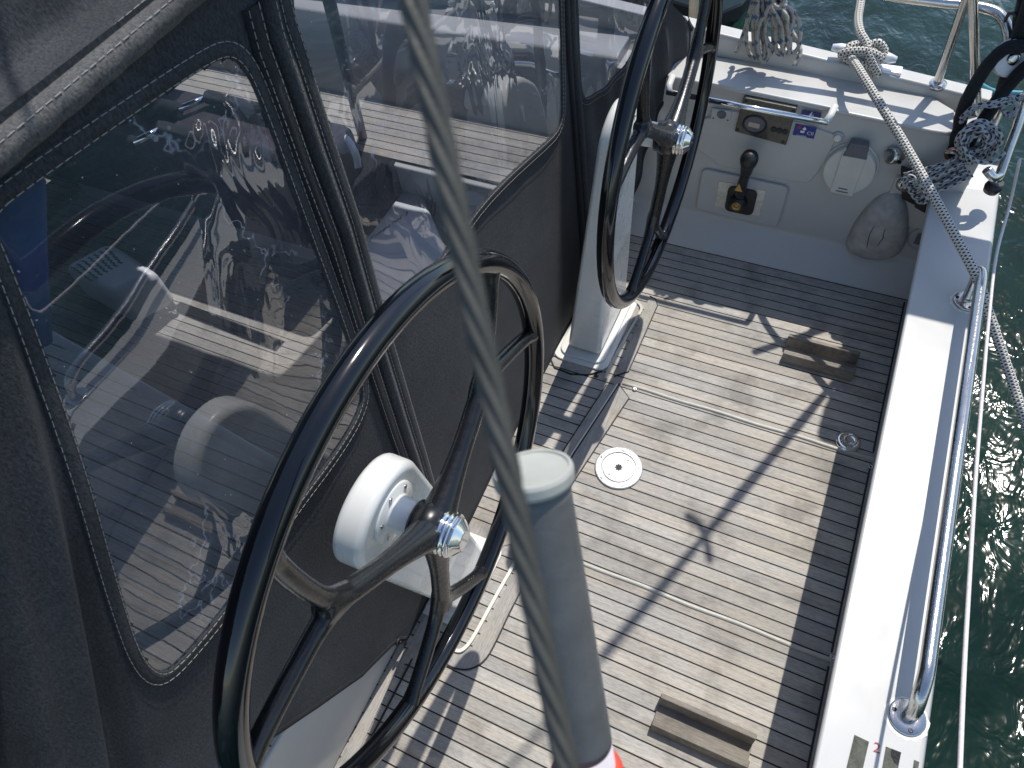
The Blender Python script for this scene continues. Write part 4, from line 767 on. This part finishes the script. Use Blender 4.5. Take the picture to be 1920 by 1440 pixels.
rope([ony(1806, 272, 0.99), ony(1816, 292, 0.985), ony(1842, 305, 0.985), ony(1868, 300, 0.99), ony(1884, 286, 1.0)], 0.0028, 'hitch', '', M['ropeg'], parent=gl_, n=7)
# cam block
cb = thing('cam_block', 'dark metal cam block with jammed rope, just above the grey rubber pad', 'block', ony(1700, 350, 1.02))
for (x0, y0, x1, y1, yy, nm, mt) in ((1690, 308, 1722, 372, 1.035, 'cheek', 'plastic'), (1702, 322, 1756, 356, 1.02, 'cheek', 'smoke'), (1714, 350, 1742, 388, 1.015, 'cam', 'plastic')):
    q = [ony(x0, y0, yy), ony(x1, y0 + 12, yy), ony(x1 - 6, y1 + 6, yy), ony(x0 + 2, y1 - 6, yy)]; mb = MB(); mb.prism([(p.x, yy, p.z) for p in q], (0, -0.010, 0)); mb.build(nm, M[mt], cb, 0.0022)
p = ony(1697, 343, 1.01); mb = MB(); mb.lathe(p, (0, -1, 0.2), [(0.012, 0), (0.0125, 0.004), (0.006, 0.007)], 20); mb.build('pin_head', M['steel'], cb)
rope([ony(1690, 352, 1.0), ony(1705, 330, 0.998), ony(1722, 342, 0.995), ony(1738, 372, 0.995), ony(1726, 380, 1.0), ony(1708, 362, 1.0), ony(1700, 340, 1.0)], 0.003, 'jammed_rope', '', M['ropeg'], parent=cb, n=7)
p = ony(1676, 292, 1.03); mb = MB(); ax = V((-0.75, -0.6, 0.25)); mb.lathe(p, ax, [(0.0085, -0.014), (0.0085, -0.004), (0.0125, -0.003), (0.0125, 0.007), (0.0105, 0.009)], 26)
t = thing('knurled_knob', 'small knurled metal knob on the cockpit side right of the pump cover', 'knob', (p.x, YW, p.z)); mb.build('knob', M['steel'], t); mb = MB(); mb.tube([p + ax * -0.008, p + V((0.012, 0.004, -0.014))], 0.003, 8); mb.build('stem', M['plastic'], t)
# blue cord beyond the toe rail
rope([ony(1836, 156, 1.20), ony(1858, 168, 1.20), ony(1880, 172, 1.20), ony(1960, 176, 1.20)], 0.003, 'mooring_line', 'thin turquoise line stretched low over the water beyond the toe rail', simple('turquoise cord', (0.10, 0.36, 0.42), 0.6), k=4)
# split backstay on the starboard side (its shadow falls across the sole)
bs = thing('starboard_backstay', 'x', 'backstay', (0.19, 1.10, 0.30)); bs['label'] = 'starboard backstay with padded sleeve rising from the quarter, only its foot in view'; bs.name = 'backstay'
B0 = V((0.196, 1.105, 0.30)); D0 = V((-0.167, -0.20, 1.0))
mb = MB(); mb.tube([B0, B0 + D0 * 3.2], 0.0035, 10); mb.build('wire', M['wire'], bs)
mb = MB(); mb.tube([B0 + D0 * (0.02 + 0.05 * k) for k in range(20)], lambda t: 0.0070 + 0.002 * sin(t * 20) * sin(t * 7), 14); mb.build('sleeve', M['canvasd'], bs)
mb = MB(); c = B0 + D0 * 0.68; mb.tube([c + V((-0.03, 0.03, 0.02)), c + V((-0.012, 0.01, -0.005)), c + V((0.0, 0.0, 0.0)), c + V((0.02, -0.02, 0.03))], 0.006, 8); mb.build('hook', M['plastic'], bs)
# lifebuoy bag on the stern rail
lb = thing('lifebuoy_bag', 'dark canvas lifebuoy bag lashed to the stern rail at the top right edge', 'bag', (0.185, 1.13, 0.42))
mb = MB(); q = [ony(1903, -60, 1.09), ony(1908, 0, 1.09), ony(1898, 36, 1.09), ony(1902, 100, 1.09), ony(1960, 106, 1.09), ony(1990, -60, 1.09)]; mb.prism([(p.x, 1.075, p.z) for p in q], (0, 0.035, 0)); mb.build('bag', M['canvasd'], lb, 0.006)
mb = MB(); mb.box((0.17, 1.05, 0.52), (0.30, 1.12, 0.74)); mb.build('bag', M['canvasd'], lb, 0.012)
mb = MB(); mb.tube([ony(1884, 40, 1.085), ony(1892, 24, 1.08), ony(1902, 26, 1.075), ony(1912, 34, 1.08)], 0.0022, 8); mb.build('lashing', M['plastic'], lb)
# ================================================================ FOREGROUND: backstay wire and danbuoy tube close to the lens
wt = thing('backstay_wire', 'x', 'wire', atd(1068, 1460, 0.20)); wt['label'] = 'thick twisted steel wire crossing the whole view very close to the camera'
A = atd(762, -60, 0.105); Bq = atd(1075, 1500, 0.118); d = (Bq - A)
mb = MB(); NP = 620; path = [A + d * (k / NP) * 1.12 for k in range(NP + 1)]; tw = 2 * pi / (0.0125 * 1.0)
mb.tube(path, 0.0017, 30, sec=lambda a, l: 0.60 + 0.52 * abs(cos(3 * a + 520 * l)))
mb.build('strands', M['wire'], wt)
E1 = path[-1]; dn = d.normalized(); kk = (E1.z - 0.25) / -dn.z
mb = MB(); mb.tube([E1 - dn * 0.001, E1 + dn * kk], 0.0018, 12); mb.build('lower_end', M['wire'], wt)
mb = MB(); mb.tube([A + dn * 0.001, A - dn * 2.0], 0.0018, 12); mb.build('upper_end', M['wire'], wt)
tt = thing('danbuoy', 'grey plastic tube with a pale round cap, standing close behind the twisted wire', 'danbuoy', atd(1090, 1500, 0.27))
T0 = atd(1003, 905, 0.200); T1 = atd(1090, 1392, 0.262); ax = (T1 - T0); L0 = ax.length; axn = ax.normalized()
r0 = 0.0100
mb = MB(); mb.lathe(T0, axn, [(r0 * 0.99, 0.0), (r0 * 0.97, 0.004), (r0 * 0.985, L0 * 0.4), (r0, L0 * 0.97), (r0 * 0.99, L0)], 48); mb.build('sleeve', M['sleeve'], tt)
mb = MB(); mb.lathe(T0 - axn * 0.0046, axn, [(r0 * 0.98, 0.0006), (r0 * 1.00, 0.0), (r0 * 1.09, 0.0), (r0 * 1.13, 0.0010), (r0 * 1.12, 0.0035), (r0 * 1.05, 0.0048), (r0 * 0.99, 0.0052)], 96, sm=False); mb.build('cap', M['cap'], tt)
mb = MB(); mb.lathe(T0 + axn * L0, axn, [(r0 * 0.98, 0.0), (r0 * 1.0, 0.03), (r0 * 1.0, 0.08)], 40); mb.build('band', M['haze'], tt)
mb = MB(); mb.lathe(T0 + axn * (L0 + 0.010), axn, [(r0 * 1.05, 0.0), (r0 * 1.22, 0.003), (r0 * 1.28, 0.008), (r0 * 1.30, 0.08)], 40); mb.build('float', M['orange'], tt)
# ================================================================ INSIDE THE TENT
tbl = thing('cockpit_table', 'dark cockpit table under a plum cloth cover behind the first vinyl window', 'table', (-1.1, 0.67, 0))
mb = MB(); mb.box((-1.62, 0.695, 0.06), (-0.74, 0.815, 0.285)); mb.build('table_cover', M['plum'], tbl, 0.02)
mb = MB(); mb.box((-1.5, 0.72, 0.0), (-0.85, 0.79, 0.07)); mb.build('pedestal', M['gelgrey'], tbl, 0.004)
for (pa, pb, pc) in (((250, 180), (335, 205), (390, 182)), ((195, 240), (250, 268), (306, 240))):
    z_ = 0.30; a, b, c = [onz(*q, z_) for q in (pa, pb, pc)]; e = c + V((0.26, -0.01, 0))
    mb = MB(); mb.tube([b, c], 0.006, 10); mb.build('chrome_edge', M['chrome'], tbl)
    mb = MB(); mb.tube([c, e], 0.012, 12); mb.build('leaf_roll', M['canvasd'], tbl); mb = MB(); mb.tube([b + V((-0.3, 0, 0)), b], 0.012, 12); mb.build('leaf_roll', M['canvasd'], tbl)
ca = thing('white_canister', 'rounded white plastic canister with a green printed panel, standing behind the first window', 'canister', onz(215, 560, 0.0))
o = onz(240, 575, 0.06); 
P = [onz(x, y, 0.10) for x, y in ((118, 505), (208, 456), (300, 515), (215, 560))]
mb = MB(); mb.prism([(p.x, p.y, 0.02) for p in P], (0, 0, 0.09)); mb.build('body', M['white2'], ca, 0.018, 5)
T = [onz(x, y, 0.1105) for x, y in ((128, 503), (205, 462), (232, 492), (168, 530))]
mb = MB()
for i in range(7):
    for j in range(6):
        a = (i + 0.5) / 7; b = (j + 0.5) / 6; p = (T[0].lerp(T[1], a)).lerp(T[3].lerp(T[2], a), b); mb.box((p.x - 0.006, p.y - 0.0016, 0.1102), (p.x + 0.006, p.y + 0.0016, 0.1108))
mb.build('green_print', M['greent'], ca)
bx = thing('white_cool_box', 'white box with faint handwriting on its lid, leaning behind the second window', 'box', onz(760, 450, 0.05))
q = [onz(x, y, 0.14) for x, y in ((656, 400), (762, 298), (842, 478), (690, 620))]
mb = MB(); mb.prism([(p.x, p.y, 0.02) for p in q], (0, 0, 0.12)); mb.build('body', M['white2'], bx, 0.006)
mb = MB(); random.seed(3)
for k in range(9):
    p = onz(695 + 8 * k, 446 - 5.5 * k, 0.1408); mb.tube([p + V((rnd(.003), rnd(.004), 0)), p + V((rnd(.003), rnd(.008), 0)), p + V((rnd(.004), 0.006, 0)), p + V((0.003, -0.006 + rnd(.004), 0))], 0.0005, 4)
mb.build('handwriting', M['dgrey'], bx)
bg_ = thing('black_bag', 'crumpled black bag with straps lying against the white box', 'bag', onz(690, 330, 0.15))
mb = MB(); q = [onz(x, y, 0.20) for x, y in ((618, 300), (655, 262), (752, 286), (735, 318), (668, 402), (640, 378))]; mb.prism([(p.x, p.y, 0.1) for p in q], (0, 0, 0.10)); mb.build('bag_body', M['canvasd'], bg_, 0.012)
mb = MB(); mb.tube(spline([onz(606, 235, 0.25), onz(640, 250, 0.27), onz(664, 282, 0.27), onz(672, 315, 0.25)], 8), 0.006, 10); mb.build('clear_strap', M['white2'], bg_)
po = thing('tent_pole', 'thin dark tent pole standing inside behind the second window', 'pole', onz(675, 255, 0.2)); mb = MB(); mb.tube([onz(680, 258, 0.2), onx(612, -20, -0.62)], 0.0085, 12); mb.build('tube', M['dgrey'], po)
bc = thing('blue_roll', 'blue roll standing in for a blue patch just inside the left edge of the first window', 'cloth', onx(30, 640, -0.46))  # roll added to give the blue patch at the window edge
mb = MB(); mb.tube([onx(22, 330, -0.46), onx(28, 480, -0.46), onx(40, 640, -0.46)], 0.018, 16); mb.build('cloth', M['bluecloth'], bc)
stick = thing('winch_handle', 'short varnished winch handle leaning beside the white canister', 'winch handle', onz(322, 575, 0)); mb = MB(); mb.tube([onz(322, 575, 0.02), onz(292, 532, 0.06)], 0.008, 10); mb.build('grip', M['tan'], stick); mb = MB(); mb.tube([onz(322, 575, 0.02), onz(330, 582, 0.01)], 0.006, 10); mb.build('socket_end', M['chrome'], stick)
# ================================================================ BEYOND
nb = thing('neighbour_boat', 'grey-green hull of another boat with a black stripe, just past the far wheel', 'boat', (-0.5, 2.3, WZ))
q = [onz(x, y, WZ + 0.02) for x, y in ((1120, -260), (1150, -20), (1340, 42), (1388, 22), (1432, -30), (1440, -300))]
mb = MB(); mb.prism([(p.x, p.y, WZ - 0.1) for p in q], (0, 0, 0.4)); mb.build('hull', M['hullgrey'], nb, 0.02)
mb = MB(); q2 = [V((p.x, p.y, 0)) for p in q]; cc = sum(q2, V((0, 0, 0))) / 6; mb.prism([((p.x - cc.x) * 1.01 + cc.x, (p.y - cc.y) * 1.01 + cc.y, WZ - 0.12) for p in q2], (0, 0, 0.17)); mb.build('boot_stripe', M['plastic'], nb, 0.01)
pl = thing('mooring_pole', 'pale tan mooring pole rising behind the far wheel', 'pole', ony(1300, 30, 1.9)); mb = MB(); mb.tube([ony(1299, 60, 1.5), ony(1306, -120, 1.5)], 0.010, 12); mb.build('shaft', M['tan'], pl)

E2 = T0 + axn * (L0 + 0.085); kk = (E2.z - 0.26) / -axn.z
mb = MB(); mb.tube([E2, E2 + axn * kk], 0.0045, 14); mb.build('pole', M['sleeve'], tt)
mb = MB(); mb.lathe(E2 + axn * (kk * 0.995), (0, 0, -1), [(0.006, 0), (0.010, 0.01), (0.010, 0.26 - 0.012 if False else 0.02)], 20); mb.build('foot', M['plastic'], tt)
